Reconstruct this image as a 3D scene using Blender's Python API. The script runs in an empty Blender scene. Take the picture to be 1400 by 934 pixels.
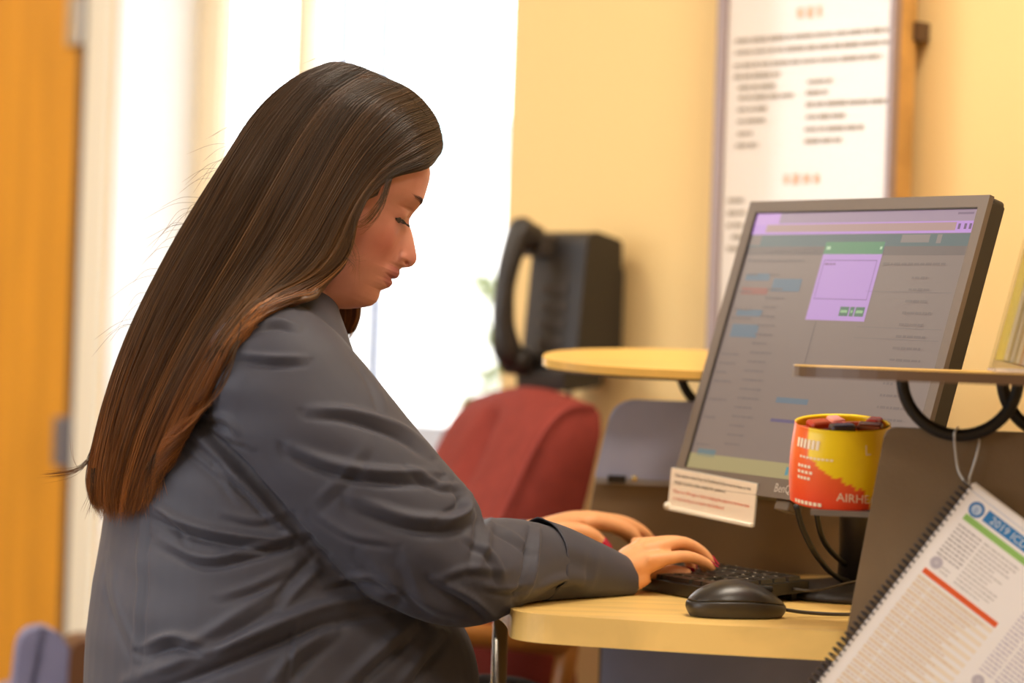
import bpy, bmesh, math, random
import numpy as np
from mathutils import Vector, Matrix

# ------------------------------------------------------------------ camera
FPX, SR, CAMZ = 3500.0, 0.035, 1.04          # focal length in px of the 1400-px frame, roll, camera height
CR = math.sqrt(1 - SR * SR)
scene = bpy.context.scene
COL = scene.collection
cam_data = bpy.data.cameras.new('camera')
cam = bpy.data.objects.new('camera', cam_data)
COL.objects.link(cam)
cam_data.sensor_fit = 'HORIZONTAL'
cam_data.sensor_width = 36.0
cam_data.lens = 36.0 * FPX / 1400.0
cam_data.dof.use_dof = True
cam_data.dof.focus_distance = 2.95
cam_data.dof.aperture_fstop = 2.1
cam_data.clip_start = 0.05
cam.matrix_world = Matrix(((CR, -SR, 0, 0), (0, 0, -1, 0), (SR, CR, 0, CAMZ), (0, 0, 0, 1)))
scene.camera = cam

# ------------------------------------------------------------------ world and exposure
world = bpy.data.worlds.new('world')
scene.world = world
world.use_nodes = True
bgn = world.node_tree.nodes['Background']
bgn.inputs[0].default_value = (0.86, 0.93, 1.0, 1)
bgn.inputs[1].default_value = 8.0
vs = scene.view_settings
vs.view_transform = 'Standard'
vs.look = 'None'
vs.exposure = -0.22
vs.gamma = 1.0
vs.use_curve_mapping = False
LAMP_W, LAMP_COL = 27.0, (1.0, 0.88, 0.74)

# ------------------------------------------------------------------ pixel helpers
def W(px, py, D):
    """point seen at pixel (px, py) of the 1400x934 frame, D metres in front of the camera"""
    dx, dy = px - 700.0, py - 467.0
    return Vector(((dx * CR + dy * SR) / FPX * D, D, CAMZ + (dx * SR - dy * CR) / FPX * D))
def on_plane(px, py, p0, n):
    o = Vector((0, 0, CAMZ)); d = W(px, py, 1.0) - o
    return o + d * ((Vector(p0) - o).dot(n) / d.dot(n))

# ------------------------------------------------------------------ materials
def lin(c):
    return tuple(((v / 255) / 12.92 if v / 255 <= 0.04045 else ((v / 255 + 0.055) / 1.055) ** 2.4) for v in c)
MATS = {}
def mat(name, rgb, rough=0.5, metal=0.0, noise=0.0, nscale=8.0, bump=0.0, bscale=60.0, emit=0.0, alpha=1.0, sheen=0.0, spec=0.5, stretch=None, coat=0.0):
    if name in MATS: return MATS[name]
    m = bpy.data.materials.new(name); m.use_nodes = True
    nt = m.node_tree; b = nt.nodes['Principled BSDF']
    c = lin(rgb)
    b.inputs['Base Color'].default_value = (*c, 1)
    b.inputs['Roughness'].default_value = rough
    b.inputs['Metallic'].default_value = metal
    b.inputs['Specular IOR Level'].default_value = spec
    if sheen: b.inputs['Sheen Weight'].default_value = sheen
    if coat: b.inputs['Coat Weight'].default_value = coat
    if emit:
        b.inputs['Emission Color'].default_value = (*c, 1); b.inputs['Emission Strength'].default_value = emit
        b.inputs['Base Color'].default_value = (0.01, 0.01, 0.01, 1)
    if alpha < 1: b.inputs['Alpha'].default_value = alpha
    if noise or bump:
        tc = nt.nodes.new('ShaderNodeTexCoord'); mp = nt.nodes.new('ShaderNodeMapping')
        nt.links.new(tc.outputs['Object'], mp.inputs[0])
        if stretch: mp.inputs['Scale'].default_value = stretch
    if noise:
        n = nt.nodes.new('ShaderNodeTexNoise'); n.inputs['Scale'].default_value = nscale; n.inputs['Detail'].default_value = 5
        nt.links.new(mp.outputs[0], n.inputs['Vector'])
        r = nt.nodes.new('ShaderNodeValToRGB')
        r.color_ramp.elements[0].position = 0.3; r.color_ramp.elements[1].position = 0.7
        r.color_ramp.elements[0].color = (*[v * (1 - noise) for v in c], 1)
        r.color_ramp.elements[1].color = (*[min(1, v * (1 + noise)) for v in c], 1)
        nt.links.new(n.outputs['Fac'], r.inputs[0]); nt.links.new(r.outputs[0], b.inputs['Base Color'])
    if bump:
        n2 = nt.nodes.new('ShaderNodeTexNoise'); n2.inputs['Scale'].default_value = bscale; n2.inputs['Detail'].default_value = 3
        nt.links.new(mp.outputs[0], n2.inputs['Vector'])
        bp = nt.nodes.new('ShaderNodeBump'); bp.inputs['Strength'].default_value = bump; bp.inputs['Distance'].default_value = 0.004
        nt.links.new(n2.outputs['Fac'], bp.inputs['Height']); nt.links.new(bp.outputs[0], b.inputs['Normal'])
    MATS[name] = m
    return m
def glass_mat(name, tint=(1, 1, 1), gloss=0.06):
    if name in MATS: return MATS[name]
    m = bpy.data.materials.new(name); m.use_nodes = True; nt = m.node_tree; nt.nodes.clear()
    o = nt.nodes.new('ShaderNodeOutputMaterial'); mx = nt.nodes.new('ShaderNodeMixShader')
    t = nt.nodes.new('ShaderNodeBsdfTransparent'); g = nt.nodes.new('ShaderNodeBsdfGlossy')
    t.inputs[0].default_value = (*tint, 1); g.inputs['Roughness'].default_value = 0.02
    mx.inputs[0].default_value = gloss
    nt.links.new(t.outputs[0], mx.inputs[1]); nt.links.new(g.outputs[0], mx.inputs[2]); nt.links.new(mx.outputs[0], o.inputs[0])
    MATS[name] = m
    return m
def wood_mat(name, rgb, rough=0.35, scale=(1.2, 14, 14), dark=0.78, rings=2.0):
    if name in MATS: return MATS[name]
    m = mat(name, rgb, rough); nt = m.node_tree; b = nt.nodes['Principled BSDF']; c = lin(rgb)
    tc = nt.nodes.new('ShaderNodeTexCoord'); mp = nt.nodes.new('ShaderNodeMapping'); mp.inputs['Scale'].default_value = scale
    n = nt.nodes.new('ShaderNodeTexNoise'); n.inputs['Scale'].default_value = rings; n.inputs['Detail'].default_value = 8; n.inputs['Distortion'].default_value = 0.6
    r = nt.nodes.new('ShaderNodeValToRGB')
    r.color_ramp.elements[0].position = 0.35; r.color_ramp.elements[1].position = 0.65
    r.color_ramp.elements[0].color = (*[v * dark for v in c], 1); r.color_ramp.elements[1].color = (*[min(1, v * 1.06) for v in c], 1)
    nt.links.new(tc.outputs['Object'], mp.inputs[0]); nt.links.new(mp.outputs[0], n.inputs['Vector'])
    nt.links.new(n.outputs['Fac'], r.inputs[0]); nt.links.new(r.outputs[0], b.inputs['Base Color'])
    return m

# ------------------------------------------------------------------ object helpers
def link(o, parent=None):
    COL.objects.link(o)
    if parent is not None:
        o.parent = parent
        o.matrix_parent_inverse = parent_inv(parent)
    return o
def parent_inv(p):
    m = Matrix.Identity(4)
    q = p
    while q is not None:
        m = (q.matrix_parent_inverse if q.parent else Matrix.Identity(4)) @ q.matrix_basis @ m
        q = q.parent
    return m.inverted()
def mesh_obj(name, verts, faces, m=None, parent=None, smooth=False):
    me = bpy.data.meshes.new(name)
    me.from_pydata([tuple(v) for v in verts], [], [tuple(f) for f in faces]); me.validate()
    if m: me.materials.append(m)
    if smooth: me.polygons.foreach_set('use_smooth', [True] * len(me.polygons))
    return link(bpy.data.objects.new(name, me), parent)
def bm_obj(name, bm, m=None, parent=None, smooth=False):
    bmesh.ops.recalc_face_normals(bm, faces=bm.faces)
    me = bpy.data.meshes.new(name); bm.to_mesh(me); bm.free()
    if m: me.materials.append(m)
    if smooth: me.polygons.foreach_set('use_smooth', [True] * len(me.polygons))
    return link(bpy.data.objects.new(name, me), parent)
def tag(o, label, cat, group=None):
    o['label'] = label; o['category'] = cat
    if group: o['group'] = group
    return o
def struct(o):
    o['kind'] = 'structure'; return o
def empty(name, loc, label=None, cat=None, group=None):
    o = bpy.data.objects.new(name, None); o.location = loc; o.empty_display_size = 0.05
    COL.objects.link(o)
    if label: tag(o, label, cat, group)
    return o
def frame(origin, ex, ey, ez):
    """4x4 from an origin and three axes"""
    m = Matrix.Identity(4)
    for i, e in enumerate((ex, ey, ez)):
        for k in range(3): m[k][i] = e[k]
    for k in range(3): m[k][3] = origin[k]
    return m
def add_box(bm, M, lo, hi, bev=0.0, seg=2):
    lo, hi = Vector(lo), Vector(hi)
    vs_ = [bm.verts.new(M @ Vector((x, y, z))) for x in (lo.x, hi.x) for y in (lo.y, hi.y) for z in (lo.z, hi.z)]
    fs = [bm.faces.new([vs_[i] for i in q]) for q in ((0, 1, 3, 2), (4, 6, 7, 5), (0, 4, 5, 1), (2, 3, 7, 6), (0, 2, 6, 4), (1, 5, 7, 3))]
    if bev:
        bmesh.ops.bevel(bm, geom=list({e for f in fs for e in f.edges}), offset=bev, segments=seg, affect='EDGES', profile=0.5)
def box(name, M, lo, hi, m, parent=None, bev=0.0, seg=2, smooth=False):
    bm = bmesh.new(); add_box(bm, M, lo, hi, bev, seg)
    return bm_obj(name, bm, m, parent, smooth)
def add_prism(bm, M, pts, h0, h1, bev=0.0, seg=3):
    """polygon pts (x, y) extruded h0..h1 along z of M"""
    a = [bm.verts.new(M @ Vector((p[0], p[1], h0))) for p in pts]
    b = [bm.verts.new(M @ Vector((p[0], p[1], h1))) for p in pts]
    n = len(pts)
    f1 = bm.faces.new(a); f2 = bm.faces.new(b)
    for i in range(n): bm.faces.new((a[i], a[(i + 1) % n], b[(i + 1) % n], b[i]))
    if bev:
        es = list({e for f in (f1, f2) for e in f.edges})
        bmesh.ops.bevel(bm, geom=es, offset=bev, segments=seg, affect='EDGES', profile=0.5)
def prism(name, M, pts, h0, h1, m, parent=None, bev=0.0, smooth=False, seg=3):
    bm = bmesh.new(); add_prism(bm, M, pts, h0, h1, bev, seg)
    return bm_obj(name, bm, m, parent, smooth)
def round_poly(pts, rs, seg=6):
    """round the corners of a polygon; rs one radius or one per corner"""
    n = len(pts); out = []
    if not isinstance(rs, (list, tuple)): rs = [rs] * n
    for i in range(n):
        p, a, b = Vector(pts[i]), Vector(pts[i - 1]), Vector(pts[(i + 1) % n])
        r = rs[i]
        if r <= 0: out.append(p); continue
        d1, d2 = (a - p).normalized(), (b - p).normalized()
        q1, q2 = p + d1 * r, p + d2 * r
        for k in range(seg + 1):
            t = k / seg
            out.append(q1 * (1 - t) ** 2 + p * 2 * t * (1 - t) + q2 * t * t)
    return out
def catmull(P, n):
    """resample a polyline (list of equal-length tuples) through its points, n samples"""
    P = np.array(P, float); k = len(P)
    if k == 2:
        t = np.linspace(0, 1, n)[:, None]; return P[0] * (1 - t) + P[1] * t
    E = np.vstack([2 * P[0] - P[1], P, 2 * P[-1] - P[-2]])
    t = np.linspace(0, k - 1 - 1e-9, n); i = t.astype(int); f = (t - i)[:, None]
    p0, p1, p2, p3 = E[i], E[i + 1], E[i + 2], E[i + 3]
    return 0.5 * (2 * p1 + (p2 - p0) * f + (2 * p0 - 5 * p1 + 4 * p2 - p3) * f ** 2 + (3 * p1 - p0 - 3 * p2 + p3) * f ** 3)
def tube_geo(P, R, sides=12, cap=True, squash=None):
    """verts, faces of a tube through points P (n,3) with radii R; squash=(axis, factor) flattens it along a world axis"""
    P = np.array(P, float); n = len(P); R = np.broadcast_to(np.array(R, float), (n,))
    T = np.gradient(P, axis=0); T /= np.linalg.norm(T, axis=1)[:, None] + 1e-12
    up = np.array([0, 0, 1.0]) if abs(T[0][2]) < 0.9 else np.array([1.0, 0, 0])
    V = []
    u = np.cross(T[0], up); u /= np.linalg.norm(u)
    ang = np.linspace(0, 2 * np.pi, sides, endpoint=False)
    for i in range(n):
        u = u - T[i] * u.dot(T[i]); u /= np.linalg.norm(u); v = np.cross(T[i], u)
        off = R[i] * (np.cos(ang)[:, None] * u + np.sin(ang)[:, None] * v)
        if squash is not None:
            ax = np.array(squash[0], float); off = off + np.outer(off @ ax, ax) * (squash[1] - 1)
        V.append(P[i] + off)
    V = np.vstack(V); F = []
    for i in range(n - 1):
        for k in range(sides):
            a, b = i * sides + k, i * sides + (k + 1) % sides
            F.append((a, b, b + sides, a + sides))
    if cap:
        F.append(tuple(range(sides))[::-1]); F.append(tuple((n - 1) * sides + k for k in range(sides)))
    return V, F
def tube(name, P, R, m, parent=None, sides=12, smooth=True, n=None):
    if n: P = catmull(P, n)
    V, F = tube_geo(P, R, sides)
    return mesh_obj(name, V, F, m, parent, smooth)
def lathe(name, M, prof, m, parent=None, sides=32, smooth=True):
    V, F = [], []
    for r, z in prof:
        for k in range(sides):
            a = 2 * math.pi * k / sides
            V.append(M @ Vector((r * math.cos(a), r * math.sin(a), z)))
    for i in range(len(prof) - 1):
        for k in range(sides):
            a, b = i * sides + k, i * sides + (k + 1) % sides
            F.append((a, b, b + sides, a + sides))
    F.append(tuple(range(sides))[::-1]); F.append(tuple((len(prof) - 1) * sides + k for k in range(sides)))
    return mesh_obj(name, V, F, m, parent, smooth)
def quad(name, M, x0, y0, x1, y1, z, m, parent=None):
    return mesh_obj(name, [M @ Vector(p) for p in ((x0, y0, z), (x1, y0, z), (x1, y1, z), (x0, y1, z))], [(0, 1, 2, 3)], m, parent)
def text(name, M, s, size, z, m, parent=None, align='LEFT', shear=0.0, xs=1.0):
    cu = bpy.data.curves.new('t', 'FONT'); cu.body = s; cu.size = size; cu.align_x = align; cu.resolution_u = 2; cu.shear = shear
    o = bpy.data.objects.new('t', cu); COL.objects.link(o)
    me = bpy.data.meshes.new_from_object(o.evaluated_get(bpy.context.evaluated_depsgraph_get()))
    bpy.data.objects.remove(o); bpy.data.curves.remove(cu)
    me.name = name; me.materials.clear(); me.materials.append(m)
    for v in me.vertices: v.co = M @ Vector((v.co.x * xs, v.co.y, z))
    return link(bpy.data.objects.new(name, me), parent)
def word_lines(name, M, lines, h, z, m, parent=None, seed=0, ww=(1.2, 4.2)):
    """rows of small word-long bars (print too small to read): lines = [(x0, x1, y), ...]"""
    rnd = random.Random(seed); V, F = [], []
    for x0, x1, y in lines:
        x = x0
        while x < x1 - h * 0.4:
            w = min(h * rnd.uniform(*ww), x1 - x)
            i = len(V)
            hh = h * rnd.uniform(0.8, 1.1)
            V += [M @ Vector(p) for p in ((x, y - hh / 2, z), (x + w, y - hh / 2, z), (x + w, y + hh / 2, z), (x, y + hh / 2, z))]
            F.append((i, i + 1, i + 2, i + 3)); x += w + h * 0.55
    o = mesh_obj(name, V, F, m, parent); o['kind'] = 'stuff'
    return o
Z3 = Vector((0, 0, 1))
I4 = Matrix.Identity(4)
# ================================================================== THE ROOM
wall_m = mat('wall_paint', (238, 204, 141), 0.85, bump=0.12, bscale=120)
cream_m = mat('cream_paint', (232, 222, 200), 0.6)
white_m = mat('white_paint', (235, 235, 235), 0.6)
carpet_m = mat('carpet', (112, 104, 104), 0.95, noise=0.25, nscale=60, bump=0.4, bscale=300)
ceil_m = mat('ceiling_tile', (235, 230, 220), 0.9, bump=0.2, bscale=90)
WT = Vector((0.70711, -0.70711, 0)); WN = Vector((-0.70711, -0.70711, 0)); WP = Vector((0, 4.296, 0))
WM = frame(WP, WT, -WN, Z3)      # wall frame: x along the wall, y into the wall, z up
def wall_s(px, py, q=0.0):
    p = on_plane(px, py, WP + WN * q, WN); d = p - WP
    return d.dot(WT), p.z
TH = 0.21
s_door = wall_s(112, 300)[0]; s_a = wall_s(150, 300)[0]; s_b = wall_s(692, 300)[0]
SL, SRR = s_door - 4.0, 4.4
bm = bmesh.new()
for x0, x1, z0, z1 in ((SL, s_door - 0.98, 0, 2.7), (s_door - 0.98, s_door, 2.08, 2.7), (s_door, s_a, 0, 2.7), (s_b, SRR, 0, 2.7),
                       (s_a, s_b, 2.45, 2.7), (s_a, s_b, 0, 0.14)):
    add_box(bm, WM, (x0, 0, z0), (x1, TH, z1))
struct(bm_obj('wall_back', bm, wall_m))
struct(box('floor', I4, (-4.2, -1.6, -0.05), (3.4, 8.6, 0), carpet_m))
struct(box('ceiling', I4, (-4.2, -1.6, 2.7), (3.4, 8.6, 2.75), ceil_m))
bm = bmesh.new()
for y0, y1, z0, z1 in ((-1.6, -0.4, 0, 2.7), (3.4, 8.6, 0, 2.7), (-0.4, 3.4, 0, 0.8), (-0.4, 3.4, 2.4, 2.7)):
    add_box(bm, I4, (-4.2, y0, z0), (-4.1, y1, z1))
struct(bm_obj('wall_left', bm, wall_m))
win2 = empty('added_window', (-4.15, 1.5, 0.8)); struct(win2)  # unseen window, added to let in cool daylight from the left
for y0 in (-0.4, 0.84, 2.08, 3.36): box('frame_post', I4, (-4.18, y0, 0.8), (-4.12, y0 + 0.04, 2.4), white_m, win2)
for z0 in (0.8, 2.36): box('frame_rail', I4, (-4.18, -0.4, z0), (-4.12, 3.4, z0 + 0.04), white_m, win2)
for y0 in (-0.36, 0.88, 2.12): box('pane', I4, (-4.153, y0, 0.84), (-4.147, y0 + 1.2, 2.36), glass_mat('window_glass'), win2)
struct(box('wall_right', I4, (3.0, -1.6, 0), (3.1, 1.6, 2.7), wall_m))
struct(box('wall_front', I4, (-4.2, -1.7, 0), (3.1, -1.6, 2.7), wall_m))
# --- window with deep reveal, frames on the outer face
win = empty('window_1', WM @ Vector(((s_a + s_b) / 2, TH, 0.14))); struct(win)
frame_m = mat('window_frame_beige', (246, 226, 190), 0.5)
box('reveal_lining', WM, (s_a, 0.004, 0.14), (s_a + 0.006, TH, 2.45), white_m, win)
box('sill', WM, (s_a, -0.015, 0.10), (s_b, TH, 0.145), white_m, win, bev=0.003)
def gx(px): return wall_s(px, 200, -TH)[0]
xs = [gx(266), gx(301), gx(400), gx(419), s_b + 0.05]
bm = bmesh.new()
add_box(bm, WM, (xs[0], TH - 0.005, 0.14), (xs[1], TH + 0.03, 2.45)); bm_obj('frame_post', bm, frame_m, win)
bm = bmesh.new()
add_box(bm, WM, (xs[2], TH - 0.005, 0.14), (xs[3], TH + 0.03, 2.45)); bm_obj('frame_post', bm, frame_m, win)
for z0 in (0.14, 0.83, 2.40):
    box('frame_rail', WM, (xs[1], TH - 0.02, z0), (s_b, TH + 0.04, z0 + 0.05), mat('rail_pale', (205, 212, 225), 0.4), win)
gl = glass_mat('window_glass')
for x0, x1 in ((xs[1], xs[2]), (xs[3], s_b)):
    for z0, z1 in ((0.19, 0.83), (0.88, 2.40)):
        box('pane', WM, (x0, TH + 0.005, z0), (x1, TH + 0.011, z1), gl, win)
# --- door of orange wood at the far end, with its jamb and hardware
door = empty('door_1', WM @ Vector((s_door - 0.5, 0.02, 0))); struct(door)
dw = wood_mat('door_wood', (214, 146, 40), 0.4, (9, 9, 0.8), 0.86)
box('door_leaf', WM, (s_door - 0.955, 0.0, 0.008), (s_door - 0.022, 0.045, 2.05), dw, door, bev=0.002)
strip_brown = mat('strip_dark_brown', (92, 66, 46), 0.4, 0.3)
box('door_edge_strip', WM, (s_door - 0.024, -0.006, 0), (s_door + 0.012, 0.09, 2.08), strip_brown, door)  # dark brown strips around the edges of the leaf
box('door_edge_strip', WM, (s_door - 0.99, -0.006, 0), (s_door - 0.955, 0.09, 2.08), strip_brown, door)
box('door_edge_strip', WM, (s_door - 0.955, -0.006, 2.05), (s_door - 0.024, 0.09, 2.085), strip_brown, door)
steel = mat('brushed_steel', (190, 190, 188), 0.35, 0.9)
hz = wall_s(112, 30)[1]
box('hinge', WM, (s_door - 0.05, -0.022, hz - 0.05), (s_door + 0.004, 0.0, hz + 0.05), steel, door, bev=0.004)
hz2 = wall_s(92, 604)[1]
box('hinge', WM, (s_door - 0.048, -0.02, hz2 - 0.05), (s_door + 0.004, 0.0, hz2 + 0.05), mat('grey_steel', (120, 122, 135), 0.4, 0.6), door, bev=0.004)
struct(box('trim_1', WM, (s_door + 0.012, -0.014, 0), (s_a - 0.004, 0.0, 2.16), cream_m, bev=0.003))
struct(box('baseboard_back', WM, (s_b, -0.012, 0), (SRR, 0.0, 0.1), mat('baseboard', (96, 84, 76), 0.6)))
# --- ceiling lights of the room
lamp_e = mat('lamp_diffuser', (255, 236, 205), 0.5, emit=6.0)
for i, (lx, ly) in enumerate(((-1.5, 1.2), (0.9, 1.2), (-1.5, 3.4), (0.55, 2.75), (-2.9, 5.2))):
    L = empty('ceiling_light', (lx, ly, 2.64), 'square recessed ceiling light with white frame and diffuser', 'light', 'recessed ceiling lights')
    bm = bmesh.new()
    for a, b in (((-0.33, -0.33), (0.33, -0.3)), ((-0.33, 0.3), (0.33, 0.33)), ((-0.33, -0.3), (-0.3, 0.3)), ((0.3, -0.3), (0.33, 0.3))):
        add_box(bm, Matrix.Translation((lx, ly, 0)), (a[0], a[1], 2.66), (b[0], b[1], 2.7))
    bm_obj('frame', bm, white_m, L)
    box('diffuser', Matrix.Translation((lx, ly, 0)), (-0.3, -0.3, 2.69), (0.3, 0.3, 2.698), lamp_e, L)
    ld = bpy.data.lights.new('ceiling_lamp', 'AREA'); ld.shape = 'SQUARE'; ld.size = 0.58
    ld.energy = LAMP_W; ld.color = LAMP_COL
    lo = bpy.data.objects.new('ceiling_lamp', ld); lo.location = (lx, ly, 2.68); link(lo)
# portal so daylight is sampled through the window
pd = bpy.data.lights.new('window_portal', 'AREA'); pd.shape = 'RECTANGLE'; pd.size = s_b - s_a; pd.size_y = 2.3
pd.cycles.is_portal = True
po = bpy.data.objects.new('window_portal', pd)
po.matrix_world = frame(WM @ Vector(((s_a + s_b) / 2, TH + 0.08, 1.3)), -WT, Z3, -WN)
COL.objects.link(po)
pd2 = bpy.data.lights.new('window_portal', 'AREA'); pd2.shape = 'RECTANGLE'; pd2.size = 3.8; pd2.size_y = 1.6; pd2.cycles.is_portal = True
po2 = bpy.data.objects.new('window_portal', pd2)
po2.matrix_world = frame(Vector((-4.21, 1.5, 1.6)), Vector((0, 1, 0)), Z3, Vector((1, 0, 0))) @ Matrix.Rotation(math.pi, 4, 'Y')
COL.objects.link(po2)
# --- outside the window
struct(box('ground', I4, (-16, 5.5, -0.3), (14, 30, -0.15), mat('pale_concrete', (215, 215, 210), 0.8, noise=0.1)))
bd = empty('building', (-0.6, 18, -0.15), 'pale building with a teal metal roof beyond the window', 'building')
box('wall', I4, (-1.4, 17.0, -0.15), (0.1, 19, 2.2), mat('outside_wall', (236, 228, 220), 0.8), bd)
prism('roof', frame(Vector((0, 17, 0)), Vector((1, 0, 0)), Z3, Vector((0, 1, 0))), [(-1.5, 2.2), (0.2, 2.2), (-0.1, 2.52), (-1.2, 2.52)], -0.1, 2.1, mat('teal_roof', (150, 178, 182), 0.5), bd)
sh = empty('shrub', (-0.02, 7.6, -0.15), 'green leafy shrub outside beside the window edge', 'shrub')
rnd = random.Random(4); V, F = [], []
for i in range(420):
    a, b = rnd.uniform(0, 6.28), rnd.uniform(0, 1)
    r = 0.30 * math.sqrt(rnd.random()); z = 0.1 + 1.15 * b
    c = Vector((0.06 + r * math.cos(a) * (1 - 0.4 * b), 7.7 + r * math.sin(a), z)); u = Vector((rnd.uniform(-1, 1), rnd.uniform(-1, 1), rnd.uniform(-1, 1))).normalized() * 0.05
    v = u.orthogonal().normalized() * 0.025; k = len(V); V += [c - u, c + v, c + u, c - v]; F.append((k, k + 1, k + 2, k + 3))
mesh_obj('foliage', V, F, mat('leaf_green', (110, 130, 60), 0.6), sh)
tube('stem', [(0.06, 7.7, -0.15), (0.06, 7.7, 0.9)], 0.03, mat('bark', (90, 70, 50), 0.8), sh)
for px, lb in ((462, 'slim blue metal post outside the window, next to the beige frame post'), (517, 'slim blue metal post outside the window, seen in the middle of the glass')):
    p = W(px, 300, 6.6)
    tag(tube('outdoor_post', [(p.x, p.y, -0.15), (p.x, p.y, 3.2)], 0.02, mat('post_blue', (50, 84, 140), 0.5), None), lb, 'post', 'outdoor posts')
# ================================================================== COMPUTER CARREL
DZ = 0.74
a8 = math.radians(8)
CD = Vector((math.cos(a8), -math.sin(a8), 0)); CN = Vector((-math.sin(a8), -math.cos(a8), 0))
carrel = empty('computer_carrel', (0.35, 3.1, 0), 'computer carrel with light wood desktop, grey side panels and raised shelves', 'desk')
oak = wood_mat('light_maple', (242, 202, 122), 0.32, (2.0, 16, 6), 0.86)
oak_edge = wood_mat('maple_edge', (226, 178, 84), 0.35, (1.5, 3, 40), 0.88)
panel_m = mat('panel_grey_laminate', (120, 99, 75), 0.55, noise=0.06, nscale=14, bump=0.08, bscale=200)
wing_m = mat('wing_blue_grey', (168, 174, 204), 0.5, noise=0.05, nscale=14)
edge_m = mat('dark_edge', (92, 66, 44), 0.45)
blackm = mat('black_metal', (34, 30, 26), 0.38, 0.2)
# desktop: rounded slab, bullnose user edge
dp = [(0.70, 2.714), (0.40, 2.752)] + [tuple(p) for p in catmull([(0.36, 2.757), (0.2, 2.785), (0.08, 2.815), (0.035, 2.833), (0.013, 2.860), (0.008, 2.90), (0.006, 2.97), (-0.005, 3.06), (-0.03, 3.16), (-0.038, 3.25), (-0.012, 3.36), (0.06, 3.45), (0.10, 3.478)], 60)] + [(0.70, 3.394)]
prism('desktop', I4, dp, DZ - 0.032, DZ, oak, carrel, bev=0.003, smooth=False)
# panels
P0 = W(1157, 862, 2.735); PM = frame(P0, CD, Z3, CN)
def pl(px, py, p0=P0): 
    d = on_plane(px, py, p0, CN) - p0
    return (d.dot(CD), d.z)
pts = [pl(1211, 584), pl(1158, 862), pl(1150, 935), (pl(1150, 935)[0], -P0.z + 0.002), (0.42, -P0.z + 0.002), (0.42, pl(1400, 592)[1])]
prism('side_panel', PM, round_poly(pts, [0.012, 0, 0, 0, 0, 0.02]), -0.02, 0, panel_m, carrel, bev=0.002)
F0 = Vector((0.39, 3.44, 0)); FM = frame(F0, CD, Z3, CN)
def plf(px, py): return pl(px, py, F0)
pts = [plf(816, 640), plf(800, 735), plf(822, 880), (plf(815, 950)[0], 0.002), (plf(1290, 950)[0], 0.002), plf(1290, 640)]
prism('side_panel', FM, pts, -0.02, 0, panel_m, carrel, bev=0.002)
prism('modesty_panel', FM, [(plf(824, 900)[0], 0.06), (plf(1285, 900)[0], 0.06), (plf(1285, 900)[0], 0.70), (plf(824, 900)[0], 0.70)], 0.002, 0.014, wing_m, carrel)
pts = [plf(841, 545), plf(815, 652), plf(1285, 672), plf(1285, 562)]
prism('wing_panel', FM, round_poly(pts, [0.032, 0.004, 0.004, 0.03]), 0.001, 0.022, wing_m, carrel, bev=0.003)
box('wing_rail', FM, (plf(817, 655)[0], plf(830, 660)[1], 0.0), (plf(1285, 660)[0], plf(830, 653)[1], 0.026), mat('rail_grey', (150, 148, 150), 0.4, 0.3), carrel)
h = plf(846, 654)
box('hinge', FM, (h[0] - 0.012, h[1] - 0.005, 0.02), (h[0] + 0.012, h[1] + 0.005, 0.031), blackm, carrel, bev=0.001)
h = plf(870, 653)
lathe('screw', FM @ Matrix.Translation((h[0], h[1], 0.024)), [(0.004, 0), (0.004, 0.003), (0.002, 0.005)], mat('brass', (240, 215, 150), 0.2, 1.0), carrel, 12)
# shelves on half-ring brackets
def shelf_outline(x0, x1, hw):
    top = [(x0 + 0.20 * (1 - math.cos(t)), hw * math.sin(t) ** 0.8) for t in np.linspace(0.05, math.pi / 2, 14)]
    return [(x0, 0)] + top + [(x1, hw), (x1, -hw)] + [(x, -y) for x, y in top[::-1]]
shelf_m = wood_mat('shelf_maple', (236, 190, 100), 0.35, (2.0, 16, 6), 0.88)
x0 = pl(1084, 501)[0]
SMn = frame(P0 + Vector((0, 0, CAMZ - 0.014 - P0.z)), CD, -CN, Z3)
prism('shelf', SMn, shelf_outline(x0, 0.44, 0.13), -0.0125, -0.001, edge_m, carrel)
prism('shelf_top', SMn, shelf_outline(x0 + 0.001, 0.44, 0.129), -0.001, 0, shelf_m, carrel)
tl = math.radians(6.0)
fx = plf(744, 472)[0]
ez = Z3 * math.cos(tl) + CN * math.sin(tl); ey = -CN * math.cos(tl) + Z3 * math.sin(tl)
SMf = frame(F0 + Vector((0, 0, W(860, 489, 3.44).z)), CD, ey, ez)
prism('shelf', SMf, shelf_outline(fx, plf(1180, 500)[0], 0.13), -0.011, 0, shelf_m, carrel)
prism('shelf_underside', SMf, shelf_outline(fx + 0.004, plf(1178, 500)[0], 0.128), -0.0145, -0.011, edge_m, carrel)
def ring(M, cx, cy, r, z, tr=0.0068):
    P = [M @ Vector((cx + r * math.cos(t), cy + r * math.sin(t), z)) for t in np.linspace(math.pi, 2 * math.pi, 26)]
    return tube('bracket', P, tr, blackm, carrel, 10)
c = pl(1312, 517); RN = c
ring(PM, c[0], c[1], 0.0605, 0.012)
c = pl(1452, 520); ring(PM, c[0], c[1], 0.0605, -0.03)
c = plf(992, 503); ring(FM, c[0], c[1], 0.0605, 0.012)
c = plf(1120, 507); ring(FM, c[0], c[1], 0.0605, 0.012)
# steel leg under the user edge
chrome = mat('chrome', (200, 195, 185), 0.25, 1.0)
p = W(683, 900, 3.18)
tube('leg', [(p.x, p.y, 0.0), (p.x, p.y, DZ - 0.03)], 0.0095, chrome, carrel, 16)
lathe('leg_foot', Matrix.Translation((p.x, p.y, 0)), [(0.02, 0.001), (0.02, 0.012), (0.01, 0.02)], chrome, carrel, 16)
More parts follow.
